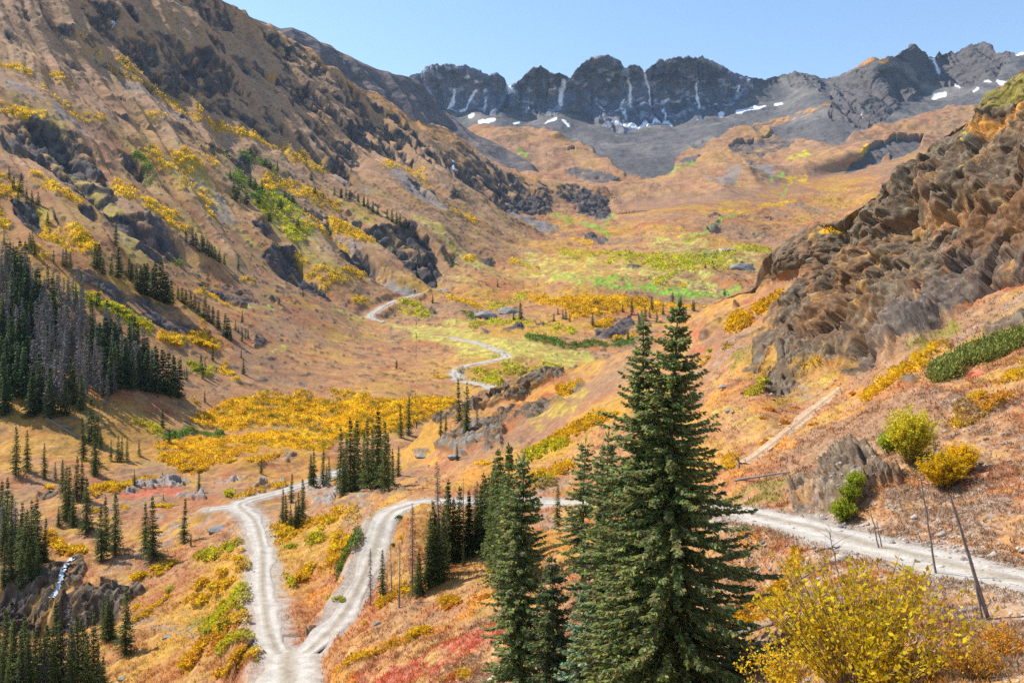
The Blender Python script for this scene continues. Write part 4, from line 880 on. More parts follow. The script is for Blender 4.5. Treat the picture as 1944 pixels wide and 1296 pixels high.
o = strip('dirt_path', smooth_line(tr_line, 4), .85, track_mat, 'tan dirt track climbing diagonally to the foot of the cliff', lift=.12, noise=.5, tint=(1.05, .82, .62))
m, nt, b = new_mat('white_water')
rgb = nt.nodes.new('ShaderNodeRGB'); rgb.outputs[0].default_value = (.55, .60, .66, 1)
cw, hw_ = noise_mul(nt, rgb.outputs[0], 1.6, .25, 1.35, 4.0)
nt.links.new(cw, b.inputs['Base Color']); b.inputs['Roughness'].default_value = .35
WATER = m
water_strip('stream', cc(7, [(385, 640), (350, 680), (330, 720), (322, 770), (300, 815), (275, 850)]), 4.5, 'white mountain stream tumbling over rocks into the dark gorge')
pc = MID.at(1378, 475)
me_bm = []
for k in range(40):
    a = k / 40 * 2 * math.pi
    r = 1 + .25 * math.sin(3 * a + 1) + .12 * math.sin(5 * a)
    me_bm.append((11 * r * math.cos(a), 7 * r * math.sin(a), .0))
verts = [(0, 0, .45)] + [(x, y, .3) for x, y, _ in me_bm] + [(x * 1.1, y * 1.1, -.8) for x, y, _ in me_bm]
fs = [(0, 1 + k, 1 + (k + 1) % 40, 1 + (k + 1) % 40) for k in range(40)]
me = bpy.data.meshes.new('pond')
me.from_pydata(verts, [], [(0, 1 + k, 1 + (k + 1) % 40) for k in range(40)] + [(1 + k, 41 + k, 41 + (k + 1) % 40, 1 + (k + 1) % 40) for k in range(40)])
me.materials.append(plain_mat('pale_ice', (.72, .75, .78), .5, .85, 1.1, .4))
o = link('pond', me, loc=pc + np.array([0, 0, .5])); tag(o, 'small white pond on the far valley floor', kind='structure')

# ------------------------------------------------------------------ trees
BARK = plain_mat('spruce_bark', (.12, .085, .06), 6.0, .6, 1.4, .95, .02)
DEADBARK = plain_mat('weathered_wood', (.23, .19, .165), 5.0, .6, 1.4, .95, .01)
NEEDLE = leaf_mat('spruce_needles', .48)
LEAF = leaf_mat('willow_leaves', .5)
STEM = plain_mat('willow_stems', (.22, .15, .10), 8.0, .7, 1.3)

def tube(path, radii, n=7):
    """tapered round limb along a path"""
    path = np.asarray(path, float); V = []
    for i, p in enumerate(path):
        t = path[min(i + 1, len(path) - 1)] - path[max(i - 1, 0)]; t /= np.linalg.norm(t) + 1e-9
        a = np.cross(t, (1, .2, .1)); a /= np.linalg.norm(a) + 1e-9; bb = np.cross(t, a)
        for k in range(n):
            th = 2 * math.pi * k / n
            V.append(p + radii[i] * (math.cos(th) * a + math.sin(th) * bb))
    Fs = [(i * n + k, i * n + (k + 1) % n, (i + 1) * n + (k + 1) % n, (i + 1) * n + k) for i in range(len(path) - 1) for k in range(n)]
    return np.array(V), np.array(Fs, int)
def join(parts):
    V, Fs, o = [], [], 0
    for v, f in parts:
        V.append(v); Fs.append(np.asarray(f) + o); o += len(v)
    return np.vstack(V), np.vstack(Fs)

def diamonds(base, dirv, length, width, r, tilt=.6):
    """leaf blades: a diamond from base along dirv; random roll"""
    n = len(base)
    d = dirv / (np.linalg.norm(dirv, axis=1, keepdims=True) + 1e-9)
    up = np.array([0, 0, 1.0]) + tilt * r.normal(size=(n, 3))
    s = np.cross(d, up); s /= np.linalg.norm(s, axis=1, keepdims=True) + 1e-9
    L = length[:, None]; W = width[:, None]
    mid = base + d * L * .45
    V = np.stack([base, mid + s * W, base + d * L, mid - s * W], 1).reshape(-1, 3)
    return V, np.arange(4 * n).reshape(n, 4)

def spruce(seed, h=12.0, r0=1.5, levels=30, nbr=8, step=.35, sub=3, slen=.5, swid=.12, bare=.06, droop=.35, shape=.8, col=(.078, .118, .054), gaps=.12, lean=0.0, cap=99.0):
    """narrow conifer: trunk, and a crown of drooping limbs set with needle sprays (metres)"""
    r = np.random.default_rng(seed)
    zz = np.linspace(0, h, 9)
    bend = np.cumsum(r.normal(size=(9, 2)) * h * .004, axis=0)
    path = np.stack([bend[:, 0] + lean * zz, bend[:, 1], zz], 1)
    tv, tf = tube(path, np.linspace(h * .014, h * .001, 9), 7)
    B, D, Ls, Ws = [], [], [], []
    for k in range(levels):
        t = bare + (1 - bare) * ((k + r.uniform(-.5, .5)) / levels)
        t = min(max(t, bare), .995)
        prof = (1 - t) ** shape * (.55 + .45 * min(1, (t - bare) / .12 + .35))
        ax0 = np.array([np.interp(t * h, zz, path[:, 0]), np.interp(t * h, zz, path[:, 1]), t * h])
        irr = r.uniform(.55, 1.25)
        for q in range(nbr):
            if r.random() < gaps: continue
            a = 2 * math.pi * (q + r.uniform(-.35, .35)) / nbr + k * 1.3
            L = max(min(min(r0 * prof, cap) * irr * r.uniform(.65, 1.25), cap * 1.12), .03 * h * (1 - t) + .012 * h)
            ns = max(2, int(L / step))
            s = (np.arange(ns) + r.uniform(.3, .9)) / ns
            ax = ax0 + np.array([0, 0, r.uniform(-1, 1) * 1.3 * h / levels * (1 - t)])
            u = np.array([math.cos(a), math.sin(a), 0]); w = np.array([-math.sin(a), math.cos(a), 0])
            dr = droop * r.uniform(.6, 1.4) * (1 - .75 * t ** 2)
            P_ = ax + u * (L * s)[:, None] + np.array([0, 0, 1]) * (L * (-dr * s * (1 + .3 * s) + .22 * s ** 3 + (.35 * t ** 3) * s))[:, None]
            P_ = np.repeat(P_, sub, 0); S = np.repeat(s, sub)
            lat = r.uniform(-1, 1, len(P_))
            dv = u * (.55 + .5 * r.random(len(P_)))[:, None] + w * lat[:, None] * 1.0 + np.array([0, 0, 1]) * r.uniform(-.65, .15, len(P_))[:, None]
            B.append(P_ + r.normal(size=P_.shape) * step * .2); D.append(dv)
            Ls.append(slen * (.55 + .6 * r.random(len(P_))) * np.clip(1.1 - .45 * S, .5, 1) * (.6 + .4 * min(1, L / r0 * 1.4)))
            Ws.append(swid * (.6 + .8 * r.random(len(P_))))
    B.append(np.repeat(path[-1:], 5, 0) - np.array([0, 0, .02 * h])); D.append(np.stack([r.normal(size=5) * .25, r.normal(size=5) * .25, np.ones(5)], 1)); Ls.append(np.full(5, .05 * h)); Ws.append(np.full(5, .005 * h))
    cv, cf = diamonds(np.vstack(B), np.vstack(D), np.concatenate(Ls), np.concatenate(Ws), r, .7)
    n = len(cf)
    cl = np.array(col)[None] * (.55 + .9 * r.random((n, 1))) * (1 + .18 * r.normal(size=(n, 3)))
    hi = r.random(n) < .32  # random sprays lightened: sunlit highlights put into the needle colour
    cl[hi] = cl[hi] * np.array([1.9, 1.65, 1.15])
    cl = np.repeat(np.clip(cl, .006, .5), 4, 0)
    return raw_mesh('trunk', tv, tf, BARK), raw_mesh('crown', cv, cf, NEEDLE, cl, smooth=False)

def snag(seed, h=12.0, r0=.9, nbr=150, col=(.17, .145, .135), thin=.05, top=1.0):
    """dead conifer: bare pole and a haze of thin broken twigs"""
    r = np.random.default_rng(seed)
    zz = np.linspace(0, h, 8); bend = np.cumsum(r.normal(size=(8, 2)) * h * .004, axis=0)
    path = np.stack([bend[:, 0], bend[:, 1], zz], 1)
    tv, tf = tube(path, np.linspace(h * .013, h * .002, 8), 6)
    t = r.uniform(.12, 1, nbr); a = r.uniform(0, 6.28, nbr)
    L = r0 * (1.05 - t) ** .6 * r.uniform(.3, 1.1, nbr) + .015 * h
    B = np.stack([np.interp(t * h, zz, path[:, 0]), np.interp(t * h, zz, path[:, 1]), t * h], 1)
    D = np.stack([np.cos(a), np.sin(a), r.uniform(-.9, .15, nbr)], 1)
    v1, f1 = diamonds(B, D, L, np.full(nbr, thin), r, 1.0)
    k = r.integers(0, nbr, nbr * 3)
    D2 = D[k] + r.normal(size=(nbr * 3, 3)) * .7; D2[:, 2] -= .4
    v2, f2 = diamonds(B[k] + D[k] / np.linalg.norm(D[k], axis=1, keepdims=True) * (L[k] * r.uniform(.3, .95, nbr * 3))[:, None], D2, L[k] * r.uniform(.25, .6, nbr * 3), np.full(nbr * 3, thin * .6), r, 1.0)
    V, Fs = join([(v1, f1), (v2, f2)])
    cl = np.repeat(np.array(col)[None] * (.7 + .6 * r.random((len(Fs), 1))), 4, 0)
    return raw_mesh('trunk', tv, tf, DEADBARK), raw_mesh('crown', V, Fs, DEADWOOD, cl, smooth=False)
DEADWOOD = leaf_mat('dead_twigs', .0)

FAR_T = [spruce(100 + i, 12, 1.75 + .2 * (i % 3), 26, 8, .34, 3, .66, .17, droop=.45, shape=.85 - .08 * (i % 2)) for i in range(6)]
MID_T = [spruce(200 + i, 14, 1.9 + .3 * (i % 3), 44, 8, .24, 3, .48, .10, droop=.45, shape=.8, col=(.105, .135, .046)) for i in range(6)]
DWARF = [spruce(300 + i, 4, 1.5, 12, 8, .28, 3, .5, .15, droop=.2, shape=.55, bare=.02) for i in range(2)]
SNAG_F = [snag(400 + i, 12, 1.35 + .2 * (i % 2), 230, col=(.235, .205, .19), thin=.09) for i in range(4)]
SNAG_M = [snag(420 + i, 13, 1.1, 330, col=(.21, .145, .12), thin=.04) for i in range(3)]
BARE_M = [snag(440 + i, 11, .7, 26, col=(.20, .15, .13), thin=.03) for i in range(3)]
HT = {id(m): h for L_, h in ((FAR_T, 12), (MID_T, 14), (DWARF, 4), (SNAG_F, 12), (SNAG_M, 13), (BARE_M, 11)) for m in L_}

def plant(kind, loc, height, label, group=None, width=1.0, rz=None, name='spruce_tree', cat='spruce tree', tilt=0.0):
    """set one tree: an Empty at its foot, trunk and crown as its parts"""
    e = bpy.data.objects.new(name, None); COL.objects.link(e)
    e.location = loc - np.array([0, 0, .01 * height]); s = height / HT[id(kind)]
    e.scale = (s * width, s * width, s); e.rotation_euler = (tilt * .3, tilt, random.uniform(0, 6.28) if rz is None else rz)
    tag(e, label, cat, group)
    for me in kind:
        link(me.name.split('.')[0], me, e)
    return e
QUEUE = []
def tree_px(kinds, u, vt, vb, label, group=None, width=1.0, name='spruce_tree', cat='spruce tree', **k):
    p = spot(u, vb)
    h = max(.8, (vb - vt) * p[1] / F)
    sow(random.choice(kinds), p, h, label, group, width, name=name, cat=cat, **k)
def sow(kind, p, h, label, group=None, width=1.0, **k):
    QUEUE.append((kind, p, h, label, group, width, k))
def plant_all(limit):
    """the largest spruces in view stand as objects, the small rest of them as one far stand"""
    sp = sorted([q for q in QUEUE if q[6].get('name') == 'spruce_tree'], key=lambda q: (q[4] is None, q[2] / q[1][1]), reverse=True)
    rest = sp[limit:]
    for q in QUEUE:
        if not any(q is r_ for r_ in rest): plant(*q[:6], **q[6])
    parts, cols = [], []
    for kind, p, h, _, _, width, _ in rest:
        me = kind[1]; n = len(me.vertices); v = np.empty(n * 3, f32); me.vertices.foreach_get('co', v); v = v.reshape(-1, 3)
        c = np.empty(n * 4, f32); me.color_attributes['Col'].data.foreach_get('color', c)
        a = random.uniform(0, 6.28); s_ = h / HT[id(kind)]
        w = np.stack([(v[:, 0] * math.cos(a) - v[:, 1] * math.sin(a)) * width, (v[:, 0] * math.sin(a) + v[:, 1] * math.cos(a)) * width, v[:, 2]], 1) * s_ + p
        parts.append((w, np.arange(n).reshape(-1, 4))); cols.append(c.reshape(-1, 4)[:, :3])
    if parts:
        V, Fs = join(parts)
        tag(link('far_spruces', raw_mesh('far_spruces', V, Fs, NEEDLE, np.vstack(cols), smooth=False)), 'small far spruces scattered over the mountainside and valley', kind='stuff')
def many(kinds, sheet, rows, label, group, width=1.0, jit=0, **k):
    if kinds is DWARF: k = dict(k, name='dwarf_conifer', cat='dwarf conifer')
    for r_ in rows:
        (u, vt), (_, vb) = cc(sheet, [(r_[0], r_[1]), (r_[0], r_[2])])
        tree_px(kinds, u, vt, vb, r_[3] if len(r_) > 3 else label, group, width * random.uniform(.85, 1.15), **k)
dead = dict(name='dead_spruce', cat='dead tree')

# the stand on the lower left slope: live spruces and grey snags, mixed
FOREST = cc(4, [(-30, 230), (120, 250), (200, 330), (330, 420), (480, 560), (640, 650), (800, 770), (960, 880), (930, 895), (780, 860), (640, 840), (560, 900), (420, 980), (350, 1010), (200, 1010), (100, 1030), (-30, 1000)])
def inside(pt, poly):
    return poly_mask(np.array([pt[0]], float), np.array([pt[1]], float), poly, .01)[0] > .5
placed = []
tries = 0
while len(placed) < 200 and tries < 20000:
    tries += 1
    u, v = random.uniform(-8, 350), random.uniform(500, 805)
    if not inside((u, v), FOREST): continue
    if any(abs(u - a) < 7 and abs(v - b_) < 5.5 for a, b_ in placed): continue
    placed.append((u, v))
for u, v in sorted(placed, key=lambda q: q[1]):
    p = spot(u, v)
    up = (v - 500) / 300 + .25 * math.sin(u / 31)
    if random.random() < .68 - .42 * up + (.22 if 60 < u < 200 else 0):
        sow(random.choice(SNAG_F), p, random.uniform(10.5, 17), 'bare grey dead spruce standing in the dense stand on the lower left slope', 'grey snags in the stand on the left slope', random.uniform(.85, 1.1), **dead)
    else:
        sow(random.choice(FAR_T), p, random.uniform(9, 16.5), 'dark green spruce in the dense stand on the lower left slope', 'spruces in the stand on the left slope', random.uniform(.9, 1.25), name='spruce_tree', cat='spruce tree')
many(FAR_T, 4, [(580, 640, 885), (620, 620, 850), (655, 610, 845), (700, 650, 862), (735, 640, 855), (770, 640, 872), (800, 650, 855), (832, 640, 882), (862, 640, 872), (892, 660, 892), (920, 680, 888), (945, 690, 900), (700, 560, 770), (760, 600, 800), (820, 620, 810), (640, 520, 740), (560, 470, 690), (610, 500, 700), (540, 560, 790), (480, 900, 1130), (520, 1000, 1140)],
     'dark spruce at the sharp lower right edge of the left stand', 'spruces along the lower edge of the left stand', 1.2)
many(SNAG_F, 4, [(600, 700, 890), (640, 560, 800), (680, 590, 790), (720, 600, 850), (590, 540, 740), (530, 500, 720), (500, 640, 850), (460, 620, 880), (800, 640, 860), (560, 780, 960)], 'grey dead spruce at the lower right edge of the left stand', 'grey snags along the lower edge of the left stand', **dead)
many(FAR_T, 4, [(360, 270, 400), (400, 300, 420), (440, 330, 470), (480, 380, 520), (520, 300, 430), (560, 380, 560), (430, 240, 350), (300, 250, 360), (250, 200, 320), (620, 430, 560), (700, 470, 600), (725, 500, 620)], 'dark spruce standing loose above the left stand', 'spruces loose above the left stand', 1.1)
many(FAR_T, 4, [(500, 90, 215), (520, 85, 225), (545, 170, 255), (590, 160, 262), (625, 110, 275), (685, 160, 265), (690, 190, 285), (720, 210, 330), (740, 200, 350), (760, 190, 360), (775, 185, 365), (800, 210, 372), (825, 180, 380), (845, 170, 395), (865, 240, 405), (885, 260, 412), (905, 280, 412)],
     'dark spruce in the row along the rocky brow above the shaded bank', 'spruces on the brow above the shaded bank', 1.3)
many(FAR_T, 4, [(940, 310, 380), (965, 325, 400), (985, 330, 415), (1005, 345, 425), (1025, 350, 430), (1045, 390, 450), (1080, 370, 482), (1100, 410, 500), (1125, 420, 512), (1150, 440, 540), (1185, 460, 580), (1200, 480, 590), (1215, 540, 605)],
     'small spruce in the file running down the brow towards the valley', 'spruces filing down the brow', 1.35)
many(FAR_T, 4, [(1240, 490, 545), (1258, 520, 560), (1275, 530, 605), (1295, 535, 590), (1310, 540, 590)], 'spruce in the small knot at the lower end of the brow', 'knot of spruces at the end of the brow')
for row in [(1275, 440, 505, 'single small spruce on open tan slope above the knot on the brow'), (1270, 640, 690, 'small spruce above the yellow bushes at the foot of the brow'), (1285, 690, 775, 'slim dark spruce standing beside yellow bushes at the edge of the tan flat'),
            (1080, 860, 922, 'small spruce alone on bare ground between forest edge and yellow willows'), (1120, 620, 705, 'spruce at the upper edge of the yellow bushes below the brow'), (855, 955, 1060, 'thin spruce rising from the green scrub left of the yellow willows'),
            (890, 1060, 1140, 'thin dark sapling at the lower edge of the green scrub'), (1600, 330, 372, 'small bushy spruce on tan slope below the grey slab'), (1255, 150, 222, 'small spruce on the yellow patch right of the slanting row'), (610, -20, 100, 'tall lone spruce on the rocky shoulder above the brow')]:
    many(FAR_T, 4, [row], None, None)
many(FAR_T, 4, [(1060, 670, 765), (1085, 690, 775), (1070, 720, 800), (985, 740, 810), (970, 745, 790)], 'bushy spruce among lime coloured shrubs below the brow', 'spruces among the lime shrubs')
many(FAR_T, 4, [(335, 115, 205), (350, 110, 212), (370, 130, 216), (280, 120, 185), (160, 30, 135), (185, 80, 155)], 'dark spruce on the yellow slope above the left stand', 'spruces on the yellow slope at far left')
many(FAR_T, 4, [(980, 10, 80), (1015, 15, 95), (1030, 35, 110), (1060, 40, 135), (1075, 50, 140), (1090, 70, 150), (1105, 85, 160), (1120, 95, 165), (1135, 105, 172), (1160, 125, 190), (1185, 150, 202)],
     'dark spruce in the slanting row on the middle of the left mountainside', 'slanting row of spruces on the mountainside', 1.5)
many(FAR_T, 1, [(45, 890, 950), (75, 920, 1000), (110, 910, 1020), (95, 990, 1060), (140, 990, 1070), (170, 1000, 1072), (200, 1010, 1082), (250, 1120, 1190), (170, 1220, 1294), (25, 1230, 1290)], 'dark spruce in the small clump at far left under the rock dome', 'spruces under the rock dome', 1.2)
many(DWARF, 1, [(1320, 770, 812), (1400, 830, 882), (1425, 850, 890), (1230, 960, 1012), (1255, 970, 1022), (1320, 930, 982), (1345, 940, 992), (1240, 1000, 1060), (1300, 1010, 1072), (1360, 1020, 1075), (1500, 1005, 1080), (1540, 1030, 1090), (1480, 1040, 1100), (1640, 910, 947), (1660, 980, 1022), (1570, 1150, 1200), (1420, 1120, 1170)],
     'low bushy spruce clump on the rocky mid slope of the mountainside', 'dwarf spruces on the mountainside')
many(FAR_T, 1, [(1270, 860, 912), (1460, 850, 902), (1380, 940, 1000), (1215, 900, 950), (1760, 985, 1030), (1800, 990, 1042), (1840, 1000, 1052), (1890, 1020, 1062), (1920, 1030, 1082)], 'small dark spruce scattered on the rocky mid slope', 'small spruces on the mountainside', 1.3)
many(FAR_T, 2, [(20, 995, 1040), (45, 990, 1042), (70, 1000, 1050), (110, 1020, 1070), (140, 1030, 1082), (160, 1040, 1095), (190, 1060, 1120), (215, 1080, 1130), (265, 1100, 1152), (290, 1105, 1170), (310, 1115, 1180), (335, 1130, 1192), (360, 1150, 1200), (375, 1170, 1208)],
     'dark spruce in the line along the crest of the shaded rock spur', 'spruces along the rock spur crest', 1.5)
# valley floor, far
for row in [(310, 700, 748, 'lone small spruce on the broad tan flat left of the winding road'), (845, 285, 318, 'tiny lone spruce on tan slope above the far yellow willows'), (505, 355, 402, 'small spruce on the rock knob right of the upper road bend'),
            (965, 398, 492, 'tallest spruce on the rocky knoll in the middle of the valley'), (930, 445, 492, 'short spruce pressed against the tallest one on the knoll'), (1350, 450, 516, 'slim spruce at the left rim of the small gorge'),
            (1555, 380, 455, 'pointed spruce in front of the far yellow willows'), (1505, 410, 452, 'short spruce left of the pointed one at the far willows'), (1660, 368, 438, 'broad spruce at the right end of the far willows'),
            (1770, 345, 412, 'tallest dark spruce on the valley floor seen above the big twin-topped spruce'), (1535, 540, 592, 'bushy spruce inside the small gorge'), (1880, 385, 445, 'small spruce right of the big twin-topped spruce tips')]:
    many(FAR_T, 5, [row], None, None, 1.35)
many(FAR_T, 5, [(1140, 455, 500), (1165, 425, 462), (1192, 440, 485), (1205, 435, 490), (1228, 458, 502)], 'small spruce in the loose group right of the knoll', 'small spruces right of the knoll', 1.3)
many(FAR_T, 5, [(1605, 440, 512), (1625, 420, 500), (1685, 450, 500), (1720, 410, 462), (1650, 430, 480), (1840, 420, 472), (1590, 470, 560), (1800, 400, 450)], 'small dark spruce behind the tips of the big spruces', 'small spruces at the gorge rim', 1.3)
many(FAR_T, 5, [(845, 815, 862), (860, 815, 860)], 'tiny spruce beside the valley road end', 'pair of tiny spruces by the valley road')
many(DWARF, 6, [(285, 185, 215), (300, 180, 212), (265, 195, 220)], 'low dark conifer clump near the white pond', 'conifer clump near the pond'); many(DWARF, 6, [(365, 325, 362)], 'low dark conifer at the foot of the right slope beside green meadow', None)
many(FAR_T, 6, [(200, 385, 440)], 'small dark spruce just right of the big spruce tip', None, 1.3)
# middle distance, left of the road
many(MID_T, 7, [(85, -60, 200), (145, -40, 175), (235, 30, 215), (440, -110, 120), (500, -90, 190), (530, -60, 60), (585, 0, 110), (620, -20, 115), (640, -10, 120), (670, -10, 115), (735, 10, 100), (495, 45, 200)], 'spruce standing loose below the forest edge', 'spruces loose below the forest edge', 1.0)
many(MID_T, 7, [(290, 130, 225), (330, 118, 290), (345, 150, 420), (365, 150, 440), (400, 100, 330), (435, 120, 330), (385, 270, 478), (455, 212, 505)], 'spruce in the close clump on the bank above the stream', 'spruce clump above the stream', 1.0)
for row in [(310, 362, 462, 'short narrow spruce just below the clump above the stream'), (535, 360, 655, 'lower left spruce of the three on the bench left of the road'), (605, 290, 620, 'broad spruce of the three on the bench left of the road'), (565, 312, 590, 'slim spruce tucked behind the broad one on the bench'),
            (768, 340, 610, 'slimmer spruce of the touching pair above yellow bushes'), (805, 310, 645, 'taller spruce of the touching pair above yellow bushes'), (967, 320, 555, 'solitary slender spruce on bare bench left of the road'), (1005, 510, 575, 'tiny bushy spruce at the foot of the solitary slender one'),
            (708, 168, 262, 'small spruce beside the yellow strip left of grey rocks'), (862, 295, 332, 'tiny spruce above the yellow shrub band'), (1047, 165, 285, 'spruce standing on the grey slab beside red ground cover'), (1380, 108, 190, 'small cone-shaped spruce on the pale rise right of grey slabs'), (855, 170, 198, 'tiny spruce on top of the grey slab')]:
    many(MID_T, 7, [row], None, None, 1.05)
many(MID_T, 7, [(10, 230, 480), (40, 210, 560), (62, 300, 600), (20, 370, 640), (100, 400, 700), (135, 380, 690), (165, 330, 685), (205, 320, 665), (235, 420, 655), (80, 450, 645), (245, 560, 665), (190, 350, 640), (120, 340, 610), (60, 520, 760), (150, 540, 770), (20, 560, 790), (200, 560, 760), (110, 600, 800)], 'dark spruce massed at the rim of the shaded gorge', 'spruces at the gorge rim, far left', 1.1)
many(SNAG_F, 7, [(18, 330, 600), (75, 330, 620)], 'grey dead spruce among the dark ones at the gorge rim', 'grey snags at the gorge rim', **dead)
many(MID_T, 7, [(85, 950, 1330), (45, 1200, 1500), (110, 1000, 1400), (150, 1040, 1380), (185, 1010, 1350), (210, 1060, 1400), (250, 980, 1340), (300, 870, 1330), (405, 930, 1330), (440, 1000, 1360), (490, 930, 1320), (545, 1150, 1400), (520, 1080, 1330), (20, 1080, 1400), (-15, 1000, 1380), (65, 960, 1330), (130, 940, 1310), (170, 1080, 1420), (230, 1040, 1400), (280, 1000, 1400), (330, 960, 1350), (380, 980, 1390), (460, 1020, 1380), (30, 900, 1290), (5, 1120, 1450), (570, 828, 1070), (545, 850, 1060), (590, 870, 1060)],
     'spruce in the lower left corner below the gorge wall', 'spruces in the lower left corner', 1.05)
many(MID_T, 7, [(665, 790, 1140, 'sparse dark spruce at the right end of the lower left group')], None, None, 1.1)
many(SNAG_F, 7, [(365, 860, 1340), (100, 1080, 1400), (240, 1100, 1390), (395, 1020, 1350)], 'grey dead spruce among the trees in the lower left corner', 'grey snags in the lower left corner', **dead)
many(MID_T, 7, [(1490, 270, 460), (1510, 300, 465), (1535, 190, 345), (1535, 350, 480), (1560, 330, 475), (1575, 290, 460), (1595, 220, 440)], 'spruce in the small clump left of the grey rubble', 'small spruce clump left of the rubble', 1.0)
many(MID_T, 7, [(1640, 90, 255), (1655, 60, 255), (1700, 65, 250), (1720, 140, 240), (1740, 100, 230), (1632, 150, 250)], 'spruce in the left wing of the tight clump on the rocky knob', 'left wing of the clump on the knob', .95)
many(MID_T, 0, [(647, 812, 932), (656, 830, 935), (664, 794, 936), (672, 815, 930), (681, 794, 928), (690, 820, 925), (698, 794, 926), (706, 812, 922), (714, 777, 928), (722, 812, 922), (731, 800, 932), (738, 822, 926), (746, 850, 920), (757, 847, 905), (696, 866, 916), (708, 860, 914), (652, 850, 940)], 'tall dark spruce in the tight clump on the rocky knob above the hairpin', 'tight spruce clump on the rocky knob', .95)
for row in [(340, 940, 1112, 'left spruce of the pair on pale rock behind the knob'), (378, 895, 1098, 'right and taller spruce of the pair on pale rock behind the knob'), (645, 800, 1065, 'tallest spruce on the rock ledge beside the valley'), (685, 820, 1068, 'second spruce touching the tallest one on the rock ledge'),
            (680, 960, 1092, 'short spruce in front of the tall pair on the rock ledge'), (545, 965, 1112, 'left spruce of the low pair at the end of the rock ledge'), (572, 970, 1085, 'right spruce of the low pair at the end of the rock ledge'), (630, 1140, 1230, 'small spruce growing from the pale broken rock')]:
    many(MID_T, 5, [row], None, None, .95)
many(SNAG_M, 5, [(738, 885, 1045, 'half dead dark spruce right of the tall pair on the rock ledge')], None, None, **dead)
# the wood around the upper leg of the hairpin
many(SNAG_M, 8, [(395, 345, 840, 'brown dead spruce still full of twigs beside the upper hairpin leg'), (172, 580, 885, 'small brown dead spruce standing in the road edge at the hairpin'), (535, 125, 690, 'tallest grey dead spruce rising above the road line')], None, None, 1.0, **dead)
many(BARE_M, 8, [(325, 545, 895, 'bare dark trunk casting a shadow on the grass below the hairpin'), (285, 540, 835, 'leaning bare trunk left of the dark bare trunk'), (665, 205, 640, 'thin dead spruce pole in front of the road line'), (560, 330, 700, 'grey bare trunk right of the green spruce by the hairpin'), (262, 620, 835, 'short bare trunk beside the small green spruce')], None, None, 1.0, **dead)
many(SNAG_M, 8, [(745, 225, 585), (725, 250, 590)], 'brown dead spruce close to the live ones above the road bend', 'brown snags above the road bend', **dead)
for row in [(505, 330, 765, 'tall green spruce beside the brown dead one'), (480, 410, 790, 'slim green spruce left of the tall green one'), (442, 640, 835, 'short spruce below the brown dead one'), (240, 590, 830, 'small green spruce beside the leaning bare trunks'), (595, 220, 660, 'open spruce with visible trunk in front of the road line'), (535, 420, 770, 'slender spruce right of the tall green one'), (668, 560, 680, 'young spruce on the green clearing'),
            (770, 190, 595, 'yellow green spruce left of the dense tall ones'), (800, 200, 605, 'dense spruce behind the bright green one'), (848, 60, 660, 'tall spruce left of the narrow shaggy giant'), (815, 330, 655, 'bright green spruce at the end of the wood'), (905, 35, 800, 'tall spruce pressed against the left side of the narrow shaggy giant'), (1160, 245, 465, 'small blue green spruce in the grey gully')]:
    many(MID_T, 8, [row], None, None, 1.0)
many(MID_T, 8, [(580, 250, 640), (612, 320, 655), (642, 260, 640), (690, 280, 622), (706, 310, 612), (732, 300, 602), (758, 250, 600), (786, 220, 602), (822, 170, 625), (834, 110, 640), (862, 90, 665), (878, 190, 700), (892, 60, 760), (522, 400, 760), (550, 380, 720), (420, 600, 830)], 'green spruce in the close wood right of the hairpin', 'spruces in the wood right of the hairpin', 1.1)
many(DWARF, 8, [(620, 590, 650), (580, 640, 690), (700, 590, 640)], 'low green scrub spruce in the shade of the wood', 'scrub spruces in the wood', 1.2)

plant_all(286)
# the big near spruces, each grown on its own
def giant(u, vt, vb, seed, label, r0, dd=None, **k):
    p = spot(u, vb)
    if dd is not None: p = np.array(P3(u, vb, dd), float)
    h = (vb - vt) * p[1] / F
    kind = spruce(seed, h, r0, **k); HT[id(kind)] = h; GIANTS.append(kind)
    return plant(kind, p, h, label, 'big spruces on the near slope', rz=0)
GIANTS = []
near_k = dict(step=.125, sub=7, slen=.40, swid=.058, droop=.30)
giant(1278, 575, 1400, 901, 'largest foreground spruce, the taller top of the twin pair', 5.4, levels=88, nbr=9, shape=.85, cap=3.7, bare=.03, col=(.225, .265, .105), gaps=.2, **near_k)
giant(1222, 604, 1412, 902, 'foreground spruce with the lower of the twin tops, grown into the largest one', 4.0, levels=76, nbr=8, cap=2.7, shape=.72, bare=.04, col=(.22, .262, .108), gaps=.22, **near_k)
giant(992, 868, 1420, 903, 'narrow shaggy foreground spruce left of the big twin-topped pair', 2.1, levels=70, nbr=8, shape=.42, bare=.02, col=(.195, .235, .098), gaps=.22, **near_k)
giant(1112, 832, 1135, 904, 'open spruce with bare lower trunk between the shaggy one and the twin pair', 2.3, levels=30, nbr=8, shape=.5, bare=.2, col=(.195, .235, .098), gaps=.3, **near_k)
giant(1156, 822, 1290, 905, 'spruce half hidden behind the left side of the twin pair', 2.2, levels=48, nbr=8, shape=.55, bare=.05, col=(.19, .235, .098), gaps=.2, **near_k)
giant(1106, 1112, 1440, 906, 'young blue green spruce in front of the foreground group', 1.75, levels=30, nbr=8, shape=.75, bare=.02, col=(.19, .26, .16), gaps=.15, **near_k)
giant(1052, 1055, 1440, 907, 'dark spruce filling the gap right of the shaggy one', 1.9, levels=34, nbr=8, shape=.6, bare=.02, col=(.13, .16, .072), gaps=.15, **near_k)
giant(1175, 1080, 1450, 908, 'low spruce at the foot of the twin pair with brown cones', 2.1, levels=32, nbr=8, shape=.65, bare=.02, col=(.215, .24, .082), gaps=.15, **near_k)

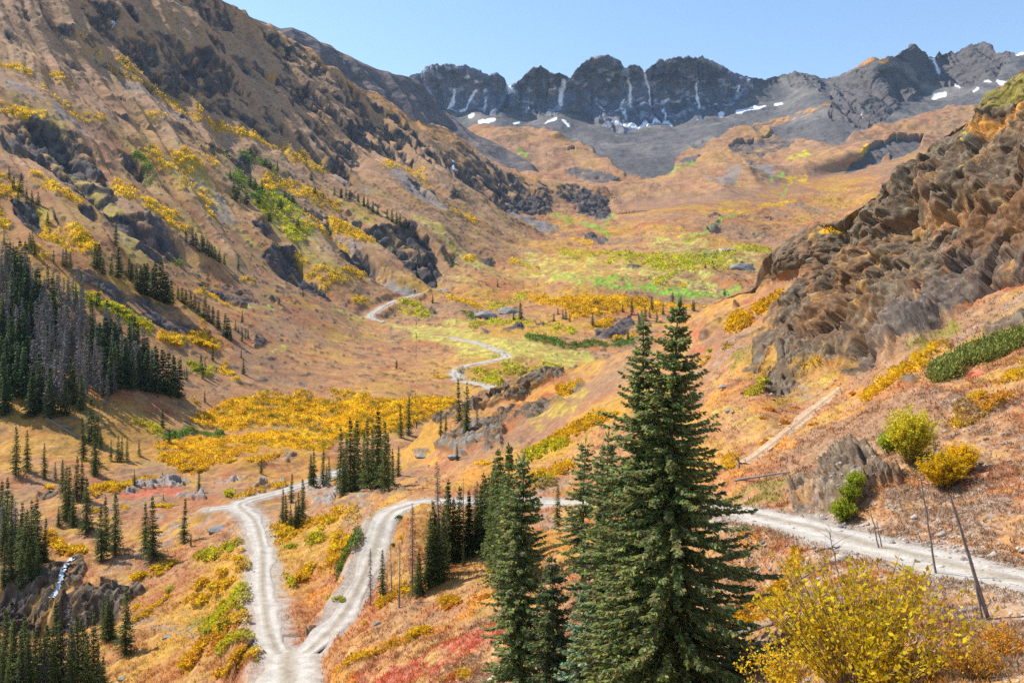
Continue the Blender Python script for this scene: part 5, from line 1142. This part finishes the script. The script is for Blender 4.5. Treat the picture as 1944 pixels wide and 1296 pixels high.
# ------------------------------------------------------------------ shrubs
def shrub_mesh(seed, n, col, w=1.0, hgt=.8, leaf=.16):
    r = np.random.default_rng(seed)
    lob = r.normal(size=(7, 3)) * np.array([.45, .45, .12]); rad = r.uniform(.35, .65, 7)
    k = r.integers(0, 7, n); d = r.normal(size=(n, 3)); d /= np.linalg.norm(d, axis=1, keepdims=True); d[:, 2] = np.abs(d[:, 2]) * 1.1 - .15
    B = (lob[k] + d * (rad[k] * r.uniform(.55, 1.05, n))[:, None]) * np.array([w, w, hgt])
    B[:, 2] = np.maximum(B[:, 2], 0) + .05
    V, Fs = diamonds(B, d * .7 + r.normal(size=(n, 3)) * .6, leaf * r.uniform(.6, 1.4, n), leaf * .4 * r.uniform(.6, 1.4, n), r, 1.2)
    c = np.array(col)[None] * (.65 + .7 * r.random((n, 1))) * (1 + .1 * r.normal(size=(n, 3)))
    return raw_mesh('shrub', V, Fs, LEAF, np.repeat(np.clip(c, .01, .9), 4, 0), smooth=False)
YEL = [shrub_mesh(500 + i, 420, (.78, .50, .02), leaf=.26) for i in range(4)]
LIM = [shrub_mesh(510 + i, 420, (.46, .46, .03), leaf=.26) for i in range(3)]
ORA = [shrub_mesh(520 + i, 420, (.66, .30, .04), leaf=.26) for i in range(3)]
GRN = [shrub_mesh(530 + i, 420, (.09, .16, .03), leaf=.26) for i in range(3)]
KIND = {'Y': (YEL, 'golden'), 'L': (LIM, 'lime green'), 'O': (ORA, 'orange'), 'G': (GRN, 'green')}
def bushes(sheet, rows, where, group):
    for kx, x, y, rx in rows:
        (u, v), = cc(sheet, [(x, y)])
        p = spot(u, v); s = rx * .36 * p[1] / F
        ks, word = KIND[kx]
        o = link('shrub', random.choice(ks), loc=p - np.array([0, 0, .05 * s])); o.scale = (s, s, s * random.uniform(.75, 1.05)); o.rotation_euler = (0, 0, random.uniform(0, 6.28))
        tag(o, word + ' rounded shrub ' + where, 'shrub', group)
bushes(7, [('Y', 730, 735, 42), ('Y', 775, 715, 40), ('Y', 830, 690, 44), ('Y', 890, 670, 40), ('Y', 925, 660, 34), ('Y', 850, 715, 30)], 'in the row below the touching spruce pair', 'shrubs below the spruce pair')
bushes(7, [('Y', 770, 935, 38), ('Y', 740, 890, 34), ('Y', 800, 900, 30), ('Y', 850, 870, 38), ('Y', 900, 840, 34), ('L', 905, 800, 26), ('Y', 720, 960, 30)], 'on the bank right of the gorge wall', 'shrubs right of the gorge wall')
bushes(7, [('Y', 830, 360, 30), ('Y', 880, 365, 32), ('Y', 910, 360, 24), ('Y', 655, 370, 28), ('Y', 520, 385, 30), ('Y', 260, 260, 26)], 'in the band behind the solitary spruce', 'shrubs behind the solitary spruce')
bushes(7, [('Y', 1570, 510, 36), ('Y', 1480, 495, 22), ('L', 1540, 575, 34), ('L', 1515, 575, 22), ('L', 1650, 560, 24), ('G', 1520, 745, 20), ('L', 1745, 845, 28), ('G', 1862, 600, 26), ('G', 1840, 640, 22), ('G', 1812, 705, 24), ('G', 1790, 750, 20)], 'inside the loop of the hairpin road', 'shrubs inside the hairpin')
bushes(7, [('L', 1230, 585, 30), ('L', 1110, 640, 30), ('L', 1205, 305, 24), ('L', 1290, 815, 26), ('G', 1190, 1000, 34), ('G', 1235, 960, 36), ('L', 1270, 900, 32), ('L', 1180, 930, 30), ('G', 1130, 1020, 26), ('L', 1350, 1180, 24), ('Y', 1000, 1240, 20)], 'on the slope left of the hairpin road', 'shrubs left of the hairpin')
bushes(7, [('Y', 1205, 125, 34), ('Y', 1320, 120, 38), ('Y', 1030, 130, 30), ('Y', 1000, 160, 28), ('Y', 1060, 170, 26), ('Y', 960, 170, 26)], 'at the near edge of the golden willow flat', 'shrubs at the edge of the willow flat')
bushes(8, [('Y', 775, 135, 36), ('Y', 340, 525, 18), ('G', 335, 425, 26), ('G', 300, 570, 22), ('L', 820, 700, 36), ('Y', 150, 975, 18), ('L', 20, 850, 30)], 'beside the upper leg of the hairpin', 'shrubs beside the upper hairpin leg')
bushes(8, [('O', 610, 885, 34), ('O', 580, 900, 24), ('O', 760, 850, 30), ('O', 800, 840, 30), ('O', 850, 1000, 26)], 'on the grass slope below the wood', 'shrubs below the wood')
bushes(5, [('Y', 1470, 985, 34), ('G', 1090, 1180, 26), ('Y', 1130, 1150, 26), ('Y', 1170, 1130, 30), ('Y', 1220, 1105, 32), ('Y', 1270, 1085, 34), ('Y', 1320, 1060, 34), ('Y', 1370, 1035, 30)], 'in the band across the slope above the road', 'shrubs across the slope above the road')
bushes(6, [('Y', 265, 720, 32), ('Y', 285, 690, 26), ('L', 295, 655, 26), ('Y', 545, 440, 26), ('Y', 590, 415, 30), ('Y', 640, 385, 28), ('Y', 410, 520, 28), ('Y', 450, 500, 30), ('Y', 395, 640, 18), ('L', 520, 890, 22), ('L', 545, 860, 26), ('L', 580, 810, 24), ('G', 465, 880, 20)], 'on the rocky slope left of the brown cliff', 'shrubs left of the cliff')
bushes(6, [('Y', 1130, 900, 36), ('Y', 1180, 870, 38), ('Y', 1230, 830, 40), ('Y', 1290, 790, 36), ('Y', 1340, 750, 34), ('Y', 1400, 700, 34), ('Y', 1440, 660, 26), ('O', 1050, 880, 34), ('O', 600, 970, 34), ('O', 565, 1010, 26), ('O', 690, 1035, 30), ('O', 580, 1140, 30), ('O', 740, 960, 30), ('O', 835, 1045, 28), ('O', 930, 1070, 24), ('Y', 390, 1260, 34)], 'along the slope under the brown cliff', 'shrubs under the cliff')
bushes(4, [('Y', 1030, 925, 20), ('Y', 900, 610, 34), ('Y', 870, 590, 30), ('Y', 930, 625, 26), ('Y', 1040, 610, 36), ('Y', 1080, 620, 38), ('Y', 1110, 630, 32), ('L', 1000, 720, 36), ('L', 1030, 750, 30), ('Y', 1200, 770, 28), ('Y', 1230, 800, 24), ('L', 600, 430, 34), ('L', 640, 450, 34), ('L', 680, 480, 32), ('L', 570, 410, 30), ('Y', 740, 510, 30), ('Y', 760, 540, 24), ('Y', 510, 350, 24)], 'on the shaded bank below the brow', 'shrubs below the brow')

# ------------------------------------------------------------------ near willow, roadside bushes, dead poles
def stems_and_leaves(seed, n, h, spread, leaves, lsize, col, lo=.25, bend=.25):
    """many thin stems fanning from one root, each set with small leaves"""
    r = np.random.default_rng(seed); parts = []; B, D = [], []
    for i in range(n):
        a = r.uniform(0, 6.28); rr = spread * math.sqrt(r.random()); hh = h * r.uniform(.6, 1.05) * (1 - .25 * (rr / spread) ** 2)
        top = np.array([rr * math.cos(a), rr * math.sin(a), hh]); root = top * np.array([.14, .14, 0]) + r.normal(size=3) * np.array([.12, .12, 0])
        t = np.linspace(0, 1, 7)[:, None]
        path = root + (top - root) * t + np.array([math.cos(a), math.sin(a), 0]) * (bend * spread * .5 * np.sin(t * 2.6) * -.4) + r.normal(size=(7, 3)) * .03 * t
        parts.append(tube(path, np.linspace(.016, .005, 7), 4))
        for q in range(r.integers(1, 4)):
            tq = r.uniform(.35, .9); i0 = int(tq * 6); b0 = path[i0]; e = b0 + (path[-1] - b0) * .6 + r.normal(size=3) * .22 + np.array([0, 0, .12])
            parts.append(tube(np.array([b0, (b0 + e) / 2 + r.normal(size=3) * .02, e]), [.006, .005, .003], 3))
            m_ = r.integers(leaves // 3, leaves // 2 + 2)
            B.append(b0 + (e - b0) * r.uniform(.2, 1, (m_, 1)) + r.normal(size=(m_, 3)) * .025); D.append(r.normal(size=(m_, 3)) + np.array([0, 0, .4]))
        tl = lo + (1 - lo) * r.random(leaves) ** .7
        P_ = np.stack([np.interp(tl, t[:, 0], path[:, k]) for k in range(3)], 1)
        B.append(P_ + r.normal(size=P_.shape) * .03); D.append(r.normal(size=P_.shape) + np.array([0, 0, .4]))
    B = np.vstack(B); D = np.vstack(D); m_ = len(B)
    V, Fs = diamonds(B, D, lsize * r.uniform(.6, 1.3, m_), lsize * .3 * r.uniform(.7, 1.3, m_), r, 1.5)
    c = np.array(col)[None] * (.6 + .75 * r.random((m_, 1))); g = r.random(m_) < .18
    c[g] = c[g] * np.array([.8, 1.0, 1.1])
    sv, sf = join([(v, f) for v, f in parts])
    return raw_mesh('stems', sv, sf, STEM), raw_mesh('leaves', V, Fs, LEAF, np.repeat(np.clip(c, .01, .9), 4, 0), smooth=False)
def bush(loc, ms, label, rz=0.0, scale=(1, 1, 1), group=None):
    e = bpy.data.objects.new('willow_bush', None); COL.objects.link(e); e.location = loc; e.rotation_euler = (0, 0, rz); e.scale = scale
    tag(e, label, 'bush', group)
    for me in ms: link(me.name.split('.')[0], me, e)
W1 = stems_and_leaves(601, 155, 3.2, 2.7, 20, .125, (.95, .59, .02))
p = np.array(P3(1640, 1345, 18.0), float); bush(spot(1640, 1345), W1, 'large yellow willow bush with thin bare stems in the near right corner')
W2 = stems_and_leaves(602, 50, 1.8, 1.5, 18, .11, (.94, .56, .02))
bush(spot(1480, 1330), W2, 'lower yellow willow bush left of the large one at the bottom edge')
W3 = stems_and_leaves(603, 150, 3.9, 1.75, 44, .15, (.82, .64, .04), lo=.12)
bush(spot(1728, 880), W3, 'tall yellow green willow bush on the rock outcrop above the road')
W4 = stems_and_leaves(604, 110, 2.2, 1.3, 40, .14, (.93, .53, .015), lo=.1)
bush(spot(1790, 925), W4, 'deep yellow willow bush on the slope right of the tall one', scale=(1.15, 1.0, .95)); bush(spot(1825, 895), W4, 'golden willow bush touching the deep yellow one uphill', 1.9, (.8, .8, .8))
W5 = stems_and_leaves(605, 60, 1.4, .8, 34, .12, (.42, .46, .03), lo=.1)
for (u, v, s, lb) in [(1602, 990, 1.0, 'lime willow bush at the foot of the dark outcrop beside the road'), (1612, 955, .9, 'lime willow bush midway up the cleft in the outcrop'), (1625, 925, .8, 'lime willow bush high in the cleft of the outcrop'), (1690, 860, 1.1, 'lime willow bush against the left side of the tall yellow green one')]:
    bush(spot(u, v), W5, lb, u, (s, s, s))
W6 = stems_and_leaves(606, 40, 1.0, .8, 20, .08, (.80, .38, .03), lo=.15)
for (u, v, s, lb) in [(1850, 1290, .75, 'small orange willow bush at the right bottom edge'), (1905, 1245, .7, 'tiny orange willow bush on stony soil near the right edge')]:
    bush(spot(u, v), W6, lb, u, (s, s, s))

def pole(u0, v0, u1, v1, label, r_=.06, kink=.1, seed=0, name='dead_sapling', twigs=0, dz=0.0):
    """bare leaning trunk whose foot is seen at (u0, v0) and tip at (u1, v1)"""
    rr = np.random.default_rng(seed); a = spot(u0, v0); b_ = np.array(P3(u1, v1, a[1] + dz), float) - a
    t = np.linspace(-.04, 1, 9)[:, None]; path = b_ * t + rr.normal(size=(9, 3)) * kink * np.clip(t, 0, 1) * (1.05 - t)
    me = raw_mesh('trunk', *tube(path, np.linspace(r_, r_ * .45, 9), 7), DEADBARK)
    e = bpy.data.objects.new(name, None); COL.objects.link(e); e.location = a; tag(e, label, 'dead sapling')
    link('trunk', me, e)
    if twigs:
        ps = []
        for q in range(twigs):
            k = rr.uniform(.35, 1); c = b_ * k; d = rr.normal(size=3) * np.array([.5, .5, .3]) + np.array([0, 0, .5])
            ps.append(tube(np.array([c, c + d * .5 + rr.normal(size=3) * .05, c + d]), [r_ * .4, r_ * .3, r_ * .12], 4))
        link('crown', raw_mesh('crown', *join(ps), DEADBARK), e)
pole(1777, 1088, 1748, 905, 'thin dead sapling standing at the road edge', .055, .09, 1, twigs=3)
pole(1876, 1172, 1804, 940, 'leaning dead pole right of the thin sapling', .075, .05, 2)
pole(1864, 1176, 1848, 1085, 'short dead pole propped against the leaning one', .05, .02, 3)
pole(1668, 1042, 1652, 968, 'dead stick of the pair beside the road bend', .045, .06, 4)
pole(1675, 1040, 1664, 988, 'shorter stick of the pair beside the road bend', .04, .04, 5)
pole(1600, 1125, 1575, 1010, 'thin bare twiggy sapling left of the large willow bush', .03, .12, 6, twigs=9)
pole(1404, 890, 1402, 866, 'small dark snag beside the dirt track', .12, .04, 7, twigs=3)
def log(u0, v0, u1, v1, r_, label):
    a, b_ = spot(u0, v0), spot(u1, v1); t = np.linspace(0, 1, 8)[:, None]
    path = (b_ - a) * t + np.random.default_rng(int(u0)).normal(size=(8, 3)) * .04
    o = link('fallen_log', raw_mesh('fallen_log', *tube(path, np.linspace(r_, r_ * .55, 8), 8), DEADBARK), loc=a + np.array([0, 0, r_ * .8])); tag(o, label, 'log')
log(1372, 1218, 1465, 1188, .16, 'grey fallen log lying right of the big spruces')
log(1395, 915, 1500, 898, .12, 'dark fallen log on the orange slope above the road')
log(1550, 1048, 1592, 1040, .07, 'dead branch lying on the outer edge of the road')
log(88, 795, 148, 832, .35, 'bleached fallen trunk at the foot of the forest'); log(110, 808, 140, 815, .3, 'shorter bleached trunk beside the fallen one at the forest foot')
log(1478, 1128, 1560, 1075, .05, 'thin bleached branch on the grass below the road')

# juniper mat and boulders
def boulder(u, v, rpx, label, seed, flat=.65, col=(.30, .275, .25), stretch=1.0, rz=0.0):
    r = np.random.default_rng(seed); p = spot(u, v); s = rpx * p[1] / F
    n = 22; th = np.linspace(0, math.pi, n)[:, None]; ph = np.linspace(0, 2 * math.pi, 2 * n, endpoint=False)[None]
    q = np.stack([np.sin(th) * np.cos(ph), np.sin(th) * np.sin(ph), np.cos(th) + 0 * ph], -1).reshape(-1, 3)
    k = 1 + .0 * q[:, 0]
    for _ in range(16):
        d = r.normal(size=3); d /= np.linalg.norm(d); k = np.minimum(k, r.uniform(.62, .9) / np.maximum(q @ d, .05))
    q = q * k[:, None]
    q = q * (1 + .07 * fbm((q[:, 0] * 3 + seed, q[:, 1] * 3, q[:, 2] * 3), 1.0, 4)[:, None]) * np.array([stretch, 1, flat]) * s
    m_ = 2 * n; i = np.arange(n - 1)[:, None] * m_; j = np.arange(m_)[None]
    Fs = np.stack([i + j, i + m_ + j, i + m_ + (j + 1) % m_, i + (j + 1) % m_], -1).reshape(-1, 4)
    o = link('boulder', raw_mesh('boulder', q, Fs, STONE, smooth=False), loc=p + np.array([0, 0, -.05 * s])); o.rotation_euler = (0, 0, rz); tag(o, label, 'boulder')
STONE = plain_mat('grey_stone', (.27, .25, .23), 1.5, .6, 1.4, .95, .06)
for i, (u, v, r_, lb, fl, st) in enumerate([
    (1378, 732, 13, 'pale slab lying on the right slope under the cliff', .35, 1.6), (1385, 780, 8, 'small pale boulder below the pale slab', .6, 1.2), (800, 1266 - 400, 12, 'pale boulder left of the broken ledge', .5, 1.5),
    (868, 868, 14, 'white boulder in front of the broken grey ledge', .5, 1.5), (1408, 512, 22, 'smooth grey rock hump on the far valley floor', .6, 1.5), (918, 600, 20, 'rounded grey boulder hump on the valley knoll', .5, 1.3),
    (968, 592, 20, 'pale flat-topped rock beside the tallest spruce on the knoll', .55, 1.2), (415, 1003, 15, 'pale flat boulder on the bench left of the road', .5, 1.6), (310, 1140, 7, 'small pale stone on the slope below the yellow shrubs', .5, 1.3),
    (318, 1208, 9, 'grey stone on lower slope left of the hairpin', .5, 1.3), (230, 1288, 8, 'dark stone near the bottom edge left of the road', .7, 1.1), (718, 1183, 8, 'dark rock on the grass below the upper hairpin leg', .6, 1.2),
    (1590, 1120, 12, 'brown boulder on the bank below the road', .6, 1.5), (1540, 1290, 10, 'grey stone beside the willow at the bottom edge', .6, 1.2), (1880, 982, 7, 'white stone on the slope above the road', .6, 1.2), (1562, 985, 9, 'grey boulder at the road edge under the outcrop', .6, 1.2), (1600, 1000, 7, 'small grey boulder by the roadside', .6, 1.2)]):
    boulder(u, v, r_, lb, 700 + i, fl, stretch=st, rz=random.uniform(-.4, .4))

JUN = leaf_mat('juniper_needles', .2)
def mat_shrub(name, edge, n, hgt, col, label, seed):
    """low creeping evergreen: sprays over the outlined piece of slope"""
    r = np.random.default_rng(seed); q = cc(6, edge); a = np.array(q); pts = []
    while len(pts) < n:
        u, v = r.uniform(a[:, 0].min(), a[:, 0].max()), r.uniform(a[:, 1].min(), a[:, 1].max())
        if inside((u, v), q): pts.append(spot(u, v))
    B = np.repeat(np.array(pts), 16, 0); m_ = len(B); ctr = B.mean(0)
    d = r.normal(size=(m_, 3)) * .5; d[:, 2] = np.abs(d[:, 2]) + .5
    V, Fs = diamonds(B + r.normal(size=(m_, 3)) * .22 + np.array([0, 0, .1]) + d * hgt * r.random((m_, 1)) - ctr, d, .34 * r.uniform(.6, 1.2, m_), .08 * r.uniform(.6, 1.2, m_), r, 1.0)
    c = np.array(col)[None] * (.6 + .8 * r.random((m_, 1)))
    o = link(name, raw_mesh(name, V, Fs, JUN, np.repeat(c, 4, 0), smooth=False), loc=ctr); tag(o, label, 'shrub')
mat_shrub('juniper_shrub', [(1435,790),(1500,725),(1650,660),(1800,600),(1920,570),(1990,560),(1990,600),(1850,680),(1700,725),(1600,750),(1580,800),(1480,830)], 900, .45, (.22, .23, .05), 'long olive green juniper mat on the slope under the grey outcrop', 31)

# ------------------------------------------------------------------ cover nobody could count
def cover(name, P, w, n, fn, mat, label, seed, kind='stuff'):
    """sow small plants or stones over a sheet, w = how many grow at each ground point"""
    r = np.random.default_rng(seed)
    nf = P.nfront; W = w[:nf].ravel().astype(float); W = np.maximum(W, 0)
    k = r.choice(len(W), size=n, p=W / W.sum())
    pos = np.stack([P.X[:nf].ravel()[k], P.Y[:nf].ravel()[k], P.Z[:nf].ravel()[k]], 1)
    c = P.c[:nf].reshape(-1, 3)[k]
    V, Fs, cl = fn(pos, c, r)
    o = link(name, raw_mesh(name, V, Fs, mat, np.clip(cl, .005, .9), smooth=False)); tag(o, label, kind=kind)
def clumps(m_, size, hgt, gain, jit=.25, mix=0.0):
    def fn(pos, c, r):
        n = len(pos); s = size(pos) * r.uniform(.6, 1.4, n)
        d = r.normal(size=(n, m_, 3)); d[..., 2] = np.abs(d[..., 2]); d /= np.linalg.norm(d, axis=-1, keepdims=True)
        B = pos[:, None] + d * (s[:, None, None] * r.uniform(.3, 1, (n, m_, 1))) * np.array([1, 1, hgt])
        L = (s[:, None] * r.uniform(.4, .8, (n, m_))).ravel()
        V, Fs = diamonds(B.reshape(-1, 3), (d + r.normal(size=d.shape) * .5).reshape(-1, 3), L, L * .33, r, 1.3)
        c = c * gain; g_ = r.random(n)
        c = np.where((g_ < mix)[:, None], c * np.array([.66, .92, 1.3]), np.where((g_ > 1 - mix * .4)[:, None], c * np.array([.6, .5, .8]), c))
        cl = c[:, None] * (1 + jit * r.normal(size=(n, m_, 1)))
        return V, Fs, np.repeat(cl.reshape(-1, 3), 4, 0)
    return fn
def blades(m_, hgt, wid, gain):
    def fn(pos, c, r):
        n = len(pos); s = hgt(pos) * r.uniform(.5, 1.4, n)
        d = r.normal(size=(n, m_, 3)) * .55; d[..., 2] = 1
        B = pos[:, None] + r.normal(size=(n, m_, 3)) * np.array([1, 1, 0]) * s[:, None, None] * .35
        L = (s[:, None] * r.uniform(.6, 1.1, (n, m_))).ravel()
        V, Fs = diamonds(B.reshape(-1, 3), d.reshape(-1, 3), L, L * wid, r, 1.5)
        cl = (c * gain)[:, None] * (1 + .3 * r.normal(size=(n, m_, 1)))
        return V, Fs, np.repeat(cl.reshape(-1, 3), 4, 0)
    return fn
def stones(pos, c, r):
    n = len(pos); s = np.exp(r.normal(size=n) * .6) * .038 * np.clip(pos[:, 1] / 25, .7, 2)
    q = np.array([(0, 0, 1), (1, 0, 0), (0, 1, 0), (-1, 0, 0), (0, -1, 0), (0, 0, -1)], float)
    V = pos[:, None] + (q[None] * r.uniform(.6, 1.3, (n, 6, 1))) * s[:, None, None] * np.array([1.2, 1, .7])
    f = np.array([(0, 1, 2), (0, 2, 3), (0, 3, 4), (0, 4, 1), (5, 2, 1), (5, 3, 2), (5, 4, 3), (5, 1, 4)])
    Fs = (np.arange(n)[:, None, None] * 6 + f[None]).reshape(-1, 3)
    cl = np.array((.38, .32, .265))[None, None] * r.uniform(.5, 1.3, (n, 1, 1)) + np.zeros((n, 6, 1))
    return V.reshape(-1, 3), Fs, cl.reshape(-1, 3)
GRASS = leaf_mat('dry_grass_blades', .5)
vis = (NEAR.V < 1500) & (NEAR.back < .5) & (NEAR.U > -60) & (NEAR.U < 2050)
roadn = np.zeros(NEAR.shape, f32)
for line, hw in ROADS:
    d, z = near_line(NEAR.X, NEAR.Y, line, 12); roadn = np.maximum(roadn, 1 - sstep(hw * .75, hw + 1.5, d))
turf = vis * (1 - roadn) * (NEAR.Y < 150) * (np.clip(NEAR.n2 + .6, .1, 1)) * (1 - .9 * sstep(.3, .6, NEAR.rocky)) * np.where(NEAR.Y < 75, 1.0, .45)
cover('dry_grass', NEAR, turf, 60000, blades(4, lambda p: np.clip(.08 + p[:, 1] * .003, .1, .36), .10, np.array([1.32, 1.25, 1.05])), GRASS, 'dry tan and orange grass covering the near slopes', 801)
cover('low_shrubs', NEAR, vis * (1 - roadn) * (sstep(.3, .7, NEAR.low) + 1.4 * sstep(.3, .7, NEAR.hgt)) * (1 - sstep(.3, .6, NEAR.rocky)), 9000, clumps(12, lambda p: np.clip(p[:, 1] * .0045, .16, .7), .7, np.array([1.4, 1.4, 1.0])), LEAF, 'low orange, yellow and red shrubs sprinkled over the near slopes', 802)
mv = (MID.back < .5) & (MID.U > -40)
cover('willow_thicket', MID, mv * sstep(.35, .7, MID.hgt) * (1 - .8 * MID.rocky), 30000, clumps(8, lambda p: np.clip(p[:, 1] * .0024, .5, 1.7), .65, np.array([1.38, 1.36, 1.0]), .3, .2), LEAF, 'yellow and green willow scrub spread over the valley floor and mountainside', 803)
loose = sum(poly_mask(NEAR.U, NEAR.V, q, 12) for q in ([(1330, 640), (1440, 560), (1470, 600), (1480, 740), (1420, 760), (1340, 720)], [(1480, 700), (1600, 690), (1640, 720), (1540, 800), (1460, 820)], [(1300, 760), (1420, 760), (1400, 850), (1300, 860)], [(780, 870), (1000, 860), (960, 900), (800, 920)], [(660, 960), (720, 960), (700, 1040), (640, 1040)]))
cover('loose_rocks', NEAR, vis * loose * (1 - roadn), 1500, lambda p, c, r: stones(p * np.array([1, 1, 1]), c, r), ground_mat('loose_rock', 2.0, 8.0, .02), 'grey and brown rocks strewn over the right hillside', 805)
cover('gravel', NEAR, vis * (NEAR.Y < 60) * (.25 + 3 * roadn * (1 - sstep(.25, .6, roadn)) + 1.5 * NEAR.stony), 6500, stones, ground_mat('loose_stone', 3.0, 12.0, .01), 'loose stones on the road edges and stony bank', 804)

# ------------------------------------------------------------------ mountain air
me = bpy.data.meshes.new('haze')
x0, x1, y0, y1, z0, z1 = -2300, 2900, -300, 3700, -140, 1350
me.from_pydata([(x, y, z) for x in (x0, x1) for y in (y0, y1) for z in (z0, z1)], [], [(0, 1, 3, 2), (4, 6, 7, 5), (0, 4, 5, 1), (2, 3, 7, 6), (0, 2, 6, 4), (1, 5, 7, 3)])
m = bpy.data.materials.new('haze'); m.use_nodes = True
m.node_tree.nodes.remove(m.node_tree.nodes['Principled BSDF'])
pv = m.node_tree.nodes.new('ShaderNodeVolumePrincipled')
pv.inputs['Color'].default_value = (.45, .70, 1, 1); pv.inputs['Density'].default_value = 3.2e-5; pv.inputs['Anisotropy'].default_value = .2
m.node_tree.links.new(pv.outputs[0], m.node_tree.nodes['Material Output'].inputs['Volume'])
me.materials.append(m)
o = link('haze', me); tag(o, 'thin blue mountain air', kind='stuff')
SC.cycles.volume_bounces = 0
